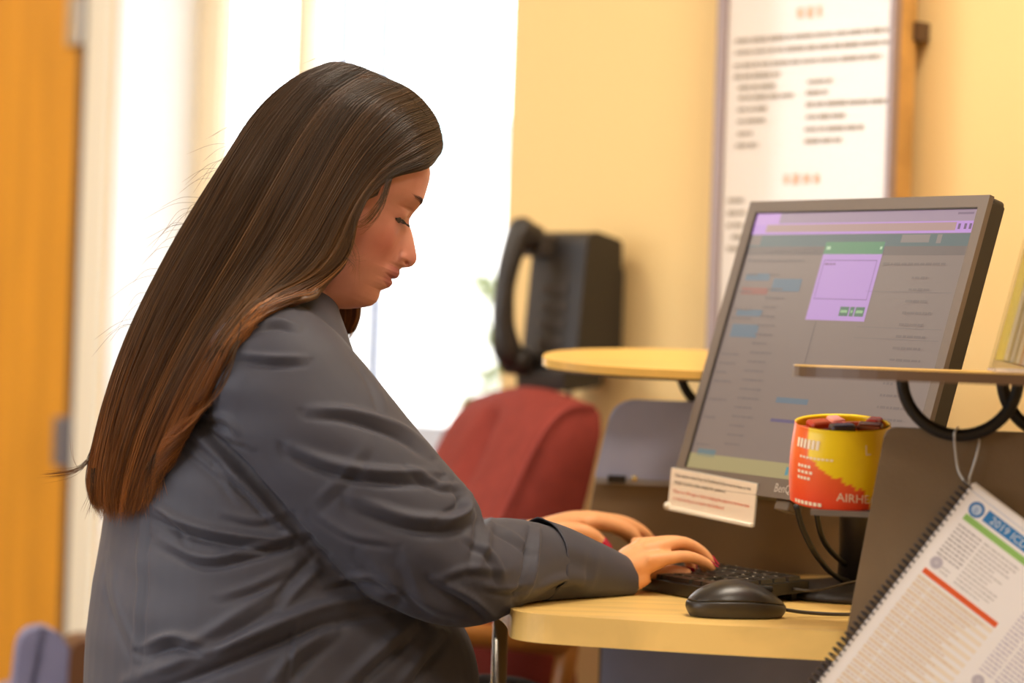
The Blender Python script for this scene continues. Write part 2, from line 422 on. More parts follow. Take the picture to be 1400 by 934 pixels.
# cup ledge on the inside of the panel
LZ = W(1145, 702, 2.82).z
lc = pl(1146, 700)
prism('cup_ledge', PM @ Matrix.Translation((0, 0, 0)), round_poly([(lc[0] - 0.03, lc[1] - 0.006), (lc[0] + 0.05, lc[1] - 0.006), (lc[0] + 0.05, lc[1]), (lc[0] - 0.03, lc[1])], 0.001), -0.13, -0.02, mat('ledge_grey', (120, 108, 98), 0.5), carrel)

# ================================================================== MONITOR
yaw, tilt, rol = 0.5453, 0.2822, -0.0121
MC = Vector((0.3777, 3.12, CAMZ + 0.0063)); MW, MH = 0.4637, 0.3844
n0 = Vector((-math.cos(yaw), -math.sin(yaw), 0)); r0 = Vector((math.sin(yaw), -math.cos(yaw), 0))
u0 = Z3 * math.cos(tilt) - n0 * math.sin(tilt)
MR = r0 * math.cos(rol) + u0 * math.sin(rol); MU = u0 * math.cos(rol) - r0 * math.sin(rol); MN = MR.cross(MU)
MM = frame(MC, MR, MU, MN)
mon = empty('computer_monitor', (0.47, 3.16, DZ), 'dark grey tilted computer monitor showing a web page with a lilac dialog box', 'monitor')
bez = mat('bezel_grey', (104, 92, 84), 0.42)
bezd = mat('bezel_dark', (44, 38, 34), 0.45)
def ml(px, py):
    d = on_plane(px, py, MC, MN) - MC
    return d.dot(MR), d.dot(MU)
stl, stree, sbl = ml(1032, 290), ml(1336, 286), ml(936, 638)
SX0, SX1, SY1, SY0 = (stl[0] + sbl[0]) / 2, stree[0], stl[1], sbl[1]
bm = bmesh.new()
hw, hh = MW / 2, MH / 2
for lo, hi in (((-hw, SY1, -0.007), (hw, hh, 0)), ((-hw, -hh, -0.007), (hw, SY0, 0)), ((-hw, SY0, -0.007), (SX0, SY1, 0)), ((SX1, SY0, -0.007), (hw, SY1, 0))):
    add_box(bm, MM, lo, hi)
bmesh.ops.remove_doubles(bm, verts=bm.verts, dist=1e-5)
bm_obj('bezel', bm, bez, mon)
box('bezel_lip', MM, (SX0 - 0.002, SY1 - 0.0015, -0.004), (SX1 + 0.002, SY1 + 0.0015, -0.0005), bezd, mon)
box('bezel_lip', MM, (SX0 - 0.003, SY0, -0.004), (SX0 + 0.002, SY1, -0.0005), bezd, mon)
prism('housing', MM, round_poly([(-hw, -hh), (hw, -hh), (hw, hh), (-hw, hh)], 0.008), -0.026, -0.0068, bezd, mon, bev=0.003)
prism('housing_bulge', MM, round_poly([(-0.15, -0.12), (0.15, -0.12), (0.15, 0.1), (-0.15, 0.1)], 0.03), -0.062, -0.025, bezd, mon, bev=0.01)
def scr(rgb, k=1.0):
    return mat('screen_%d_%d_%d' % rgb, rgb, 0.3, emit=k)
K = 0.92
screen = box('screen', MM, (SX0 - 0.001, SY0 - 0.001, -0.006), (SX1 + 0.001, SY1 + 0.001, -0.003), scr((138, 119, 110), K), mon)
LV = [0]
def ui(name, a, b, rgb, lev=1):
    (x0_, y1_), (x1_, y0_) = ml(*a), ml(*b)
    x0_, x1_ = max(x0_, SX0), min(x1_, SX1); y1_ = min(y1_, SY1); y0_ = max(y0_, SY0)
    return quad(name, MM, x0_, y0_, x1_, y1_, -0.003 + 0.0002 * lev, scr(rgb, K), screen)
def uf(name, x0_, x1_, y0_, y1_, rgb, lev=1):      # fractions of the screen, y from the top
    X = lambda t: SX0 + (SX1 - SX0) * t; Y = lambda t: SY1 - (SY1 - SY0) * t
    return quad(name, MM, X(x0_), Y(y1_), X(x1_), Y(y0_), -0.003 + 0.0002 * lev, scr(rgb, K), screen)
uf('tab_strip', 0, 1, 0, 0.045, (166, 140, 160))
uf('browser_tab', 0, 0.125, 0.005, 0.05, (206, 156, 222), 2)
uf('address_row', 0, 1, 0.045, 0.088, (198, 148, 222), 1)
uf('address_field', 0.07, 0.925, 0.05, 0.079, (182, 145, 140), 2)
uf('site_header', 0, 1, 0.09, 0.135, (86, 106, 108), 1)
uf('site_logo', 0, 0.06, 0.092, 0.13, (128, 112, 106), 2)
uf('search_box', 0.71, 0.83, 0.093, 0.122, (140, 128, 122), 2)
uf('menu_box', 0.86, 0.88, 0.093, 0.125, (140, 128, 122), 2)
uf('title_row', 0.0, 1, 0.135, 0.168, (112, 98, 94), 1)
uf('window_buttons', 0.92, 0.985, 0.014, 0.022, (130, 105, 130), 2)
uf('task_bar', 0, 1, 0.942, 1, (176, 160, 112), 2)
for fx0, fx1 in ((0.48, 0.495), (0.51, 0.52), (0.535, 0.545)):
    uf('task_icon', fx0, fx1, 0.955, 0.985, (90, 150, 160) if fx0 < 0.5 else (160, 90, 80), 3)
for fx0 in (0.94, 0.965, 0.985):
    uf('toolbar_icon', fx0 - 0.006, fx0 + 0.004, 0.055, 0.075, (110, 80, 120), 3)
# the lilac dialog
ui('dialog_box', (1128, 330), (1179, 439), (194, 150, 214), 2)
dl, dr = ml(1128, 330), ml(1179, 439)
quad('dialog_title', MM, dl[0], dl[1] - 0.016, dr[0], dl[1], -0.0024, scr((84, 142, 104), K), screen)
for x0_, x1_, y0_, y1_ in ((dl[0] + 0.006, dr[0] - 0.006, dl[1] - 0.0245, dl[1] - 0.0237), (dl[0] + 0.006, dr[0] - 0.006, dr[1] + 0.027, dr[1] + 0.0278),
                           (dl[0] + 0.006, dl[0] + 0.0068, dr[1] + 0.027, dl[1] - 0.024), (dr[0] - 0.0068, dr[0] - 0.006, dr[1] + 0.027, dl[1] - 0.024)):
    quad('text_area_line', MM, x0_, y0_, x1_, y1_, -0.0023, scr((120, 84, 140), K), screen)
bw = (dr[0] - dl[0])
for f0, f1 in ((0.55, 0.70), (0.72, 0.79), (0.81, 0.96)):
    quad('dialog_button', MM, dl[0] + bw * f0, dr[1] + 0.006, dl[0] + bw * f1, dr[1] + 0.018, -0.0023, scr((78, 118, 96), K), screen)
    word_lines('button_text', MM, [(dl[0] + bw * f0 + 0.002, dl[0] + bw * f1 - 0.002, dr[1] + 0.012)], 0.0035, -0.0021, scr((150, 190, 140), K), screen)
word_lines('dialog_text', MM, [(dl[0] + 0.009, dl[0] + 0.03, dl[1] - 0.029)], 0.0022, -0.0022, scr((140, 100, 140), K), screen)
word_lines('dialog_text', MM, [(dl[0] + 0.004, dl[0] + 0.012, dl[1] - 0.008), (dr[0] - 0.007, dr[0] - 0.003, dl[1] - 0.008)], 0.004, -0.0022, scr((190, 220, 180), K), screen)
# coloured calendar blocks
blue, red, teal = (98, 118, 132), (158, 96, 86), (104, 128, 132)
for a, b, c_ in (((1019, 373), (1049, 383), blue), ((1013, 392), (1046, 402), red), ((1056, 380), (1090, 398), blue), ((1006, 422), (1038, 432), blue), ((1000, 442), (1031, 461), blue),
                 ((1060, 542), (1101, 553), blue), ((1052, 571), (1100, 580), (98, 86, 122)), ((953, 612), (974, 625), teal)):
    ui('page_block', a, b, c_, 2)
xa = lambda t: SX0 + (SX1 - SX0) * t
ya = lambda t: SY1 - (SY1 - SY0) * t
rnd = random.Random(3); lines = []
for t in np.arange(0.30, 0.92, 0.035):
    lines.append((xa(0.16), xa(0.16 + rnd.uniform(0.06, 0.11)), ya(t)))
    if rnd.random() < 0.6: lines.append((xa(0.02), xa(0.02 + rnd.uniform(0.05, 0.10)), ya(t + 0.012)))
lines += [(xa(0.1), xa(0.33), ya(0.152)), (xa(0.02), xa(0.3), ya(0.19)), (xa(0.03), xa(0.09), ya(0.245)), (xa(0.15), xa(0.2), ya(0.245))]
word_lines('page_text', MM, lines, 0.0026, -0.0022, scr((120, 106, 102), K), screen, 1)
lines = [(xa(0.66), xa(0.93), ya(0.2))]
for t in np.arange(0.25, 0.94, 0.042): lines.append((xa(0.80), xa(0.80 + rnd.uniform(0.03, 0.13)), ya(t)))
word_lines('page_text', MM, lines, 0.0032, -0.0022, scr((122, 106, 100), K), screen, 2)
uf('page_rule', 0.43, 0.433, 0.42, 0.62, (104, 94, 90), 2)
for t in (0.3, 0.43, 0.47): uf('page_rule', 0.62, 0.98, t, t + 0.0025, (126, 112, 106), 2)
bx, by = ml(1059, 668)
text('maker_name', MM, 'BenQ', 0.0155, 0.0006, mat('logo_grey', (190, 180, 170), 0.4), mon, xs=0.9)
for v in bpy.data.objects['maker_name'].data.vertices: v.co += MR * bx + MU * (by - 0.004)
# stand
SB = MC - MN * 0.07 - Vector((0, 0, 0.05))
tube('stand_column', [(SB.x, SB.y, DZ + 0.015), (SB.x, SB.y, SB.z)], 0.024, bezd, mon, 20)
lathe('stand_base', Matrix.Translation((SB.x, SB.y, DZ)), [(0.105, 0.001), (0.105, 0.008), (0.09, 0.014), (0.03, 0.022)], bezd, mon, 36)
q1 = ml(1063, 690)
box('power_button_tab', MM, (q1[0] - 0.014, -hh - 0.013, -0.028), (q1[0] + 0.014, -hh, -0.006), mat('tab_grey', (112, 100, 90), 0.4), mon, bev=0.002)
# cables dropping from the monitor to the desk
for k, pts in enumerate(([(1088, 690, 3.05), (1098, 725, 3.06), (1120, 765, 3.08), (1150, 792, 3.12), (1200, 800, 3.2)], [(1116, 700, 3.06), (1124, 735, 3.08), (1142, 760, 3.11), (1168, 778, 3.16), (1210, 792, 3.22)])):
    tag(tube('monitor_cable', [W(*p) for p in pts], 0.0035, mat('cable_black', (22, 20, 18), 0.45), None, 8, n=24), ('black cable hanging from the monitor just behind the notice card side', 'black cable hanging from the monitor close to the cup ledge')[k], 'cable', 'monitor cables')
# card in a clear clip at the lower corner of the monitor
cardm = mat('card_white', (246, 232, 214), 0.5)
card = empty('notice_card', MM @ Vector((ml(975, 690)[0], ml(975, 690)[1], 0.002)), 'white card with black and red printed lines clipped to monitor corner', 'card')
c0 = ml(922, 641); c1 = ml(1039, 657); cb = ml(1025, 706)
nm2 = (MN * 0.97 - MU * 0.24).normalized(); cu_ = (MU - nm2 * MU.dot(nm2)).normalized(); cr_ = cu_.cross(nm2)
ang_c = math.radians(-2.0)
cr2 = cr_ * math.cos(ang_c) + cu_ * math.sin(ang_c); cu2 = cu_ * math.cos(ang_c) - cr_ * math.sin(ang_c)
CM = frame(MC + MR * c0[0] + MU * c0[1] + MN * 0.004, cr2, cu2, nm2)
cw, ch = (Vector(c1) - Vector(c0)).length, 0.051
box('card_sheet', CM, (0, -ch, 0), (cw, 0, 0.0008), cardm, card)
box('clear_sleeve', CM, (-0.001, -ch - 0.002, -0.0015), (cw + 0.001, 0.001, -0.0005), mat('sleeve', (225, 225, 220), 0.2, alpha=0.6), card)
box('clip_lip', CM, (-0.002, -ch - 0.003, 0.0), (cw, -ch + 0.002, 0.004), mat('clip_clear', (240, 232, 215), 0.15), card, bev=0.001)
lathe('clip_knob', CM @ Matrix.Translation((0.002, -ch + 0.002, 0.002)), [(0.004, -0.003), (0.005, 0), (0.004, 0.004), (0.001, 0.005)], mat('clip_clear', (240, 232, 215), 0.15), card, 14)
tk = mat('print_black', (70, 60, 50), 0.7); tr_ = mat('print_red', (225, 92, 48), 0.7)
tw = cw - 0.02
for i, (s_, mm_, yy) in enumerate((('Open patient notes from the Dashboard (this must be done to link', tk, -0.0095), ('images to print under sample for patients)', tk, -0.0185),
                                   ('Please turn off images or before bringing the patient to the front desk', tr_, -0.0305), ('or route and log out or back to the Dashboard', tr_, -0.0395))):
    o = text('card_line', CM, s_, 0.0062, 0.0011, mm_, None)
    wd = max((CM.inverted() @ v.co).x for v in o.data.vertices)
    k = (tw if i in (0, 2) else tw * 0.68) / wd
    for v in o.data.vertices:
        q = CM.inverted() @ v.co; v.co = CM @ Vector((0.010 + q.x * k, yy + q.y, q.z))
    o.parent = card; o.matrix_parent_inverse = parent_inv(card)

# ================================================================== KEYBOARD
KF = Vector((0.855, 0.519, 0)).normalized(); KR = Vector((0.519, -0.855, 0)).normalized()
KL, KDp = 0.37, 0.138
Kcorner = Vector((0.252, 3.008, DZ + 0.002))
Ko = Kcorner - KR * KL
kt = math.radians(4)
KY = (KF * math.cos(kt) + Z3 * math.sin(kt)); KZ = KR.cross(KY)
KM = frame(Ko, KR, KY, KZ)
kb = empty('computer_keyboard', Ko + KR * KL / 2, 'black computer keyboard lying under the hands on the light wood desktop', 'keyboard')
kbm = mat('keyboard_black', (30, 26, 22), 0.4); keym = mat('key_black', (44, 40, 34), 0.32)
prism('case', KM, round_poly([(0, 0), (KL, 0), (KL, KDp), (0, KDp)], 0.006), 0.0, 0.014, kbm, kb, bev=0.002)
for sx in (0.02, KL - 0.02):
    box('foot', KM, (sx - 0.008, KDp - 0.02, -0.0098), (sx + 0.008, KDp - 0.012, 0.0), kbm, kb)
u_ = (KL - 0.012) / 20.0
rows = []
fn = [1, -0.6] + [1] * 4 + [-0.3] + [1] * 4 + [-0.3] + [1] * 4 + [-0.2] + [1] * 3
rows.append(fn)
rows.append([1] * 13 + [2, -0.2] + [1, 1, 1])
rows.append([1.5] + [1] * 12 + [1.5, -0.2] + [1, 1, 1])
rows.append([1.75] + [1] * 11 + [2.25, -0.2] + [1, 1, 1])
rows.append([2.25] + [1] * 10 + [2.75, -1.2] + [1, -1])
rows.append([1.5, 1, 1.25, 6.0, 1.25, 1, 1, 2, -0.2] + [1, 1, 1])
keymesh = {}
kd = (KDp - 0.016) / 6.1
for ri, row in enumerate(rows):
    y = KDp - 0.008 - (ri + 1) * kd - (0.1 * kd if ri else 0)
    x = 0.006
    tot = sum(abs(k) for k in row); sc_ = (KL - 0.012) / tot
    for k in row:
        w = abs(k) * sc_
        if k > 0:
            key = round(w, 4)
            if key not in keymesh:
                b_ = bmesh.new(); add_box(b_, I4, (0.0007, 0.0007, 0), (w - 0.0007, kd - 0.0012, 0.005))
                for v in b_.verts:
                    if v.co.z > 0.001: v.co.x = w / 2 + (v.co.x - w / 2) * (1 - 0.0022 / w); v.co.y = kd / 2 + (v.co.y - kd / 2) * 0.86
                bmesh.ops.recalc_face_normals(b_, faces=b_.faces)
                me = bpy.data.meshes.new('key'); b_.to_mesh(me); b_.free(); me.materials.append(keym); keymesh[key] = me
            o = bpy.data.objects.new('key', keymesh[key]); COL.objects.link(o)
            o.parent = kb; o.matrix_parent_inverse = parent_inv(kb); o.matrix_basis = KM @ Matrix.Translation((x, y, 0.0142))
        x += w
legm = mat('key_legend', (170, 160, 140), 0.6)
V, F = [], []
for ri in range(6):
    for i in range(17):
        x = 0.012 + i * (KL - 0.022) / 17 + 0.003 * (ri % 3); y = KDp - 0.008 - (ri + 0.35) * kd
        k = len(V); V += [KM @ Vector(p) for p in ((x, y, 0.0196), (x + 0.004, y, 0.0196), (x + 0.004, y + 0.003, 0.0196), (x, y + 0.003, 0.0196))]; F.append((k, k + 1, k + 2, k + 3))
mesh_obj('key_legends', V, F, legm, kb)['kind'] = 'stuff'
# ================================================================== MOUSE
mc = W(1008, 842, 2.875); mc.z = DZ
mf = Vector((0.97, 0.243, 0)).normalized(); mr = Vector((0.243, -0.97, 0)).normalized()
mouse = empty('computer_mouse', mc, 'black rounded computer mouse beside the keyboard near the desk edge', 'mouse')
def mouse_shell(name, zlo, zhi, m, grow=0.0):
    """superellipse plan, domed top; zlo..zhi are fractions of the dome height"""
    NU, NVv = 48, 14; V, F = [], []
    L, Wd, H = 0.060, 0.034, 0.041
    for j in range(NVv + 1):
        v = zlo + (zhi - zlo) * j / NVv
        s = (max(0.0, 1 - v ** 2.6)) ** 0.5 if v > 0 else 1
        waist = 0.90 + 0.12 * math.sin(min(1, v * 2.2) * math.pi / 2) if v < 0.45 else 1.02
        for i in range(NU):
            a = 2 * math.pi * i / NU
            ca, sa = math.cos(a), math.sin(a)
            x = math.copysign(abs(ca) ** 0.8, ca) * (L + grow) * s * (waist * 0.98); y = math.copysign(abs(sa) ** 0.85, sa) * (Wd + grow) * s * waist
            hgt = H * (1.0 - 0.30 * max(0, x / L) ** 1.4 - 0.12 * max(0, -x / L) ** 2)
            V.append(mc + mf * (x - 0.002) + mr * y + Z3 * (0.001 + v * hgt))
    for j in range(NVv):
        for i in range(NU):
            p, q = j * NU + i, j * NU + (i + 1) % NU
            F.append((p, q, q + NU, p + NU))
    F.append(tuple(range(NU))[::-1]); F.append(tuple(NVv * NU + i for i in range(NU)))
    return mesh_obj(name, V, F, m, mouse, True)
msm = mat('mouse_dark', (40, 34, 28), 0.33, noise=0.05, nscale=30)
mouse_shell('base', 0.0, 0.44, mat('mouse_base', (46, 40, 34), 0.4))
mouse_shell('shell', 0.47, 0.999, msm)
mouse_shell('seam', 0.42, 0.48, mat('seam_black', (16, 14, 12), 0.6), -0.0012)
box('scroll_wheel', frame(mc + mf * 0.032 + Z3 * 0.031, mf, -mr, Z3), (-0.010, -0.003, -0.004), (0.010, 0.003, 0.004), mat('wheel_black', (20, 18, 16), 0.6), mouse, bev=0.003)
tube('cable', [mc + mf * 0.058 + Z3 * 0.008, mc + mf * 0.085 + Z3 * 0.005, mc + mf * 0.13 + mr * 0.0 + Z3 * 0.0035, mc + mf * 0.19 - mr * 0.03 + Z3 * 0.0035, mc + mf * 0.24 - mr * 0.12 + Z3 * 0.0035], 0.0021, mat('mouse_cable', (60, 54, 48), 0.4), mouse, 8, n=24)
kb_end = Ko + KR * (KL + 0.001) + KY * (KDp * 0.8) + Z3 * 0.006
tube('cable', [kb_end, kb_end + KR * 0.02 + KF * 0.02, kb_end + KF * 0.09 + KR * 0.02 + Z3 * 0.01, kb_end + KF * 0.18 + Z3 * 0.0], 0.0018, mat('mouse_cable', (60, 54, 48), 0.4), kb, 8, n=16)

# ================================================================== CUP OF SWEETS
CH, CRad = 0.087, 0.056
cbase = on_plane(1148, 700, P0 - CN * (0.02 + CRad + 0.008), CN)
cbase = Vector((cbase.x, cbase.y, P0.z + lc[1] + 0.008))
ct = math.radians(9)
cz = (Z3 * math.cos(ct) + CN * math.sin(ct)); cx_ = CD; cy_ = cz.cross(cx_)
CUM = frame(cbase, cx_, cy_, cz)
cup = empty('sweets_cup', cbase, 'orange and yellow printed cup of wrapped sweets on a ledge behind the grey panel', 'cup')
NU, NVv = 96, 60; V, F, colr = [], [], []
def crad(v): return CRad * (0.985 + 0.055 * math.sin(math.pi * min(1, v * 1.05)) - 0.05 * v)
for j in range(NVv + 1):
    for i in range(NU):
        a = 2 * math.pi * i / NU
        r = crad(j / NVv); V.append(CUM @ Vector((r * math.cos(a), r * math.sin(a), CH * j / NVv)))
for j in range(NVv - 1, -1, -1):
    for i in range(NU):
        a = 2 * math.pi * i / NU
        r = crad(j / NVv) - 0.002; V.append(CUM @ Vector((r * math.cos(a), r * math.sin(a), max(0.003, CH * j / NVv))))
for j in range(2 * NVv):
    for i in range(NU):
        p, q = j * NU + i, j * NU + (i + 1) % NU
        F.append((p, q, q + NU, p + NU))
F.append(tuple(range(NU))[::-1]); F.append(tuple(2 * NVv * NU + i for i in range(NU)))
cupo = mesh_obj('wall', V, F, None, cup, True)
# print: orange with a ragged yellow field (vertex colours hold the flat artwork)
vb = lambda a: float(np.interp(a, [-0.70, -0.62, -0.5, -0.42, -0.25, -0.12, 0.0, 0.1, 0.2, 0.32, 0.42, 0.55, 0.62], [1.0, 0.62, 0.60, 0.52, 0.46, 0.40, 0.42, 0.32, 0.35, 0.26, 0.30, 0.10, 0.0]))
ca = cupo.data.color_attributes.new('art', 'FLOAT_COLOR', 'POINT')
yel, ora, redc = lin((252, 212, 10)), lin((250, 112, 48)), lin((238, 74, 34))
for idx, v in enumerate(V):
    q = CUM.inverted() @ v; ang = math.atan2(q.y, q.x); a = math.cos(ang) if q.y < 0 else math.cos(ang) * 0.2; hv = q.z / CH
    t = max(0, min(1, 1.1 - hv * 1.6))
    base = [ora[k] * (1 - t) + redc[k] * t for k in range(3)]
    cc = yel if hv > vb(a) and a > -0.70 else base
    ca.data[idx].color = (*cc, 1)
am = bpy.data.materials.new('cup_print'); am.use_nodes = True
at = am.node_tree.nodes.new('ShaderNodeAttribute'); at.attribute_name = 'art'
am.node_tree.links.new(at.outputs['Color'], am.node_tree.nodes['Principled BSDF'].inputs['Base Color'])
am.node_tree.nodes['Principled BSDF'].inputs['Roughness'].default_value = 0.3
cupo.data.materials.append(am)
def cup_text(s, size, a0, hv, m, tilt_=0.0):
    o = text('lettering', I4, s, size, 0, m, None)
    for v in o.data.vertices:
        x, y = v.co.x, v.co.y
        h_ = hv * CH + y * math.cos(tilt_) + x * math.sin(tilt_); r = crad(h_ / CH) + 0.0008
        # a0: sideways position (-1..1) of the start, facing the camera
        th = -math.pi / 2 + math.asin(max(-1, min(1, a0))) + x / r
        v.co = CUM @ Vector((r * math.cos(th), r * math.sin(th), h_))
    o.parent = cup; o.matrix_parent_inverse = parent_inv(cup)
wp = mat('cup_white_print', (250, 225, 190), 0.5)
def cup_bars(a0, hv, wd_, h, n):
    Vq, Fq = [], []; th0 = -math.pi / 2 + math.asin(a0)
    for i in range(n):
        x0c, x1c = wd_ * i / n, wd_ * (i + 0.72) / n
        for (xx, yy) in ((x0c, 0), (x1c, 0), (x1c, h), (x0c, h)):
            h_ = hv * CH + yy; r = crad(h_ / CH) + 0.0008; t_ = th0 + xx / r
            Vq.append(CUM @ Vector((r * math.cos(t_), r * math.sin(t_), h_)))
        Fq.append((4 * i, 4 * i + 1, 4 * i + 2, 4 * i + 3))
    mesh_obj('printed_words', Vq, Fq, wp, cup)['kind'] = 'stuff'
cup_bars(-0.86, 0.74, 0.034, 0.010, 6)
cup_bars(-0.78, 0.62, 0.044, 0.0022, 9)
for i in range(3): cup_bars(-0.80, 0.50 - 0.075 * i, 0.020 + 0.003 * (i % 2), 0.0032, 4)
cup_text('AIRHEADS', 0.0135, -0.06, 0.13, wp, -0.10)
cup_bars(-0.86, 0.03, 0.040, 0.004, 7)
cup_text('L', 0.016, 0.45, 0.70, wp)
rnd = random.Random(8)
for i, (dx, dy, rgb) in enumerate(((-0.026, 0.012, (205, 70, 40)), (0.0, -0.02, (60, 50, 60)), (0.012, 0.014, (220, 80, 50)), (0.03, -0.008, (120, 50, 24)), (-0.008, 0.036, (235, 150, 140)), (0.034, 0.022, (200, 60, 40)))):
    bmc = bmesh.new()
    R = Matrix.Rotation(rnd.uniform(0, 3), 4, 'Z') @ Matrix.Rotation(rnd.uniform(-0.3, 0.3), 4, 'X')
    MMc = CUM @ Matrix.Translation((dx, dy, CH - 0.006 + 0.003 * (i % 2))) @ R
    add_box(bmc, MMc, (-0.014, -0.008, -0.005), (0.014, 0.008, 0.005), 0.0035, 2)
    for sgn in (-1, 1):
        a_ = bmc.verts.new(MMc @ Vector((sgn * 0.013, 0, 0))); b_ = bmc.verts.new(MMc @ Vector((sgn * 0.021, -0.008, 0.002))); c_ = bmc.verts.new(MMc @ Vector((sgn * 0.021, 0.008, -0.002))); bmc.faces.new((a_, b_, c_))
    tag(bm_obj('wrapped_sweet', bmc, mat('wrap_%d' % i, rgb, 0.25), None), 'small twist wrapped sweet in %s paper lying in the printed cup' % ('brick red', 'dark grey', 'bright red', 'brown', 'pink', 'dark red')[i], 'sweet', 'sweets in the cup')

# ================================================================== SPIRAL BOOKLET
BK0 = on_plane(1326, 657, P0 + CN * 0.018, CN)
e1a = (Vector(pl(1401, 714)) - Vector(pl(1326, 657))).normalized()
BX = CD * e1a.x + Z3 * e1a.y; BY = -(CN.cross(BX)) if False else CN.cross(BX)
BMx = frame(BK0, BX, BY, CN)
bk = empty('spiral_booklet', BK0, 'white spiral bound reference booklet hanging askew on the grey panel', 'booklet')
paper = mat('booklet_paper', (250, 247, 250), 0.55)
ppm = 3500 / 2.72
BWd, BHt = 0.216, 0.285
sheet = box('cover_sheet', BMx, (0.004, -BHt, 0.0), (BWd, 0, 0.004), paper, bk, bev=0.0005)
for k in range(3): box('inner_page', BMx, (0.006, -BHt + 0.002, -0.0014 * (k + 1)), (BWd - 0.001, -0.001 + 0.0015 * k, -0.0014 * k - 0.0004), paper, bk)
bb = 0.0041
def bq(name, x0_, x1_, y0_, y1_, rgb, lv=1): return quad(name, BMx, x0_ / ppm, -y1_ / ppm, x1_ / ppm, -y0_ / ppm, bb + 0.00015 * lv, mat('ink_%d_%d_%d' % rgb, rgb, 0.6), bk)
bq('blue_band', 45, 270, 16, 33, (50, 130, 200))
bq('green_band', 23, 270, 38, 47, (150, 200, 110))
bq('orange_band', 24, 147, 130, 138, (232, 98, 48))
bq('header_rule', 10, 270, 9, 9.6, (150, 180, 220))
def disc(name, x, y, r, rgb, lv=1, r_in=0.0):
    n = 28; V = []; F = []
    for i in range(n):
        a = 2 * math.pi * i / n
        V.append(BMx @ Vector(((x + r * math.cos(a)) / ppm, -(y + r * math.sin(a)) / ppm, bb + 0.00015 * lv)))
        V.append(BMx @ Vector(((x + r_in * math.cos(a)) / ppm, -(y + r_in * math.sin(a)) / ppm, bb + 0.00015 * lv)))
    for i in range(n):
        k = (i + 1) % n; F.append((2 * i, 2 * k, 2 * k + 1, 2 * i + 1))
    return mesh_obj(name, V, F, mat('ink_%d_%d_%d' % rgb, rgb, 0.6), bk)
disc('emblem_ring', 31, 26, 11, (66, 130, 200), 1, 7)
disc('emblem_core', 31, 26, 6.8, (205, 222, 244), 1, 0.5)
text('emblem_mark', BMx @ Matrix.Translation((27.5 / ppm, -31.5 / ppm, 0)), '0', 12 / ppm, bb + 0.0004, mat('ink_66_130_200', (66, 130, 200), 0.6), bk)
disc('grey_seal', 32, 116, 9, (205, 200, 212), 1, 0.5); disc('grey_seal', 173, 209, 9, (205, 200, 212), 1, 0.5)
disc('seal_ring', 32, 116, 6, (180, 175, 192), 2, 4.5); disc('seal_ring', 173, 209, 6, (180, 175, 192), 2, 4.5)
text('title_lettering', BMx @ Matrix.Translation((54 / ppm, -29.5 / ppm, 0)), '2019 ICD-10-CM', 15 / ppm, bb + 0.0004, mat('ink_light', (225, 235, 245), 0.6), bk)
lines = [(24 / ppm, 62 / ppm, -y / ppm) for y in range(56, 108, 6)]
word_lines('printed_rows', BMx, lines, 2.2 / ppm, bb + 0.0002, mat('ink_grey', (176, 172, 178), 0.6), bk, 1)
lines = [(66 / ppm, random.Random(y).uniform(92, 126) / ppm, -y / ppm) for y in range(56, 124, 6)]
word_lines('printed_rows', BMx, lines, 2.0 / ppm, bb + 0.0002, mat('ink_grey2', (200, 197, 200), 0.6), bk, 2)
lines = [(42 / ppm, 55 / ppm, -y / ppm) for y in range(116, 126, 6)]
word_lines('printed_rows', BMx, lines, 2.0 / ppm, bb + 0.0002, mat('ink_grey2', (200, 197, 200), 0.6), bk, 3)
lines = []
for y in range(145, 360, 6):
    r_ = random.Random(y); lines += [(24 / ppm, 44 / ppm, -y / ppm), (48 / ppm, (48 + r_.uniform(40, 92)) / ppm, -y / ppm)]
word_lines('printed_rows', BMx, lines, 2.2 / ppm, bb + 0.0002, mat('ink_tan', (226, 206, 190), 0.6), bk, 4)
V, F = [], []
for y in range(142, 355, 12):
    k = len(V); V += [BMx @ Vector(p) for p in ((23 / ppm, -(y + 6) / ppm, bb + 0.0001), (147 / ppm, -(y + 6) / ppm, bb + 0.0001), (147 / ppm, -y / ppm, bb + 0.0001), (23 / ppm, -y / ppm, bb + 0.0001))]; F.append((k, k + 1, k + 2, k + 3))
mesh_obj('tinted_rows', V, F, mat('ink_cream', (244, 232, 218), 0.6), bk)
lines = []
for y in list(range(56, 196, 6)) + list(range(222, 350, 6)):
    r_ = random.Random(y + 7); lines += [(164 / ppm, 186 / ppm, -y / ppm), (190 / ppm, (190 + r_.uniform(30, 75)) / ppm, -y / ppm)]
word_lines('printed_rows', BMx, lines, 2.2 / ppm, bb + 0.0002, mat('ink_violet', (200, 194, 214), 0.6), bk, 5)
# spiral coils
coil_m = mat('coil_black', (52, 44, 44), 0.35, 0.3)
cs = []
nco = 40
for i in range(nco):
    y = -0.006 - i * (BHt - 0.012) / (nco - 1)
    P = [BMx @ Vector((0.001 + 0.0062 * math.cos(t), y + 0.0011 * t / 3.14, 0.001 + 0.0068 * math.sin(t))) for t in np.linspace(0.2, 2 * math.pi - 0.5, 12)]
    Vv, Ff = tube_geo(P, 0.0010, 6)
    if i == 0: pass
    mesh_obj('coil', Vv, Ff, coil_m, bk, True)
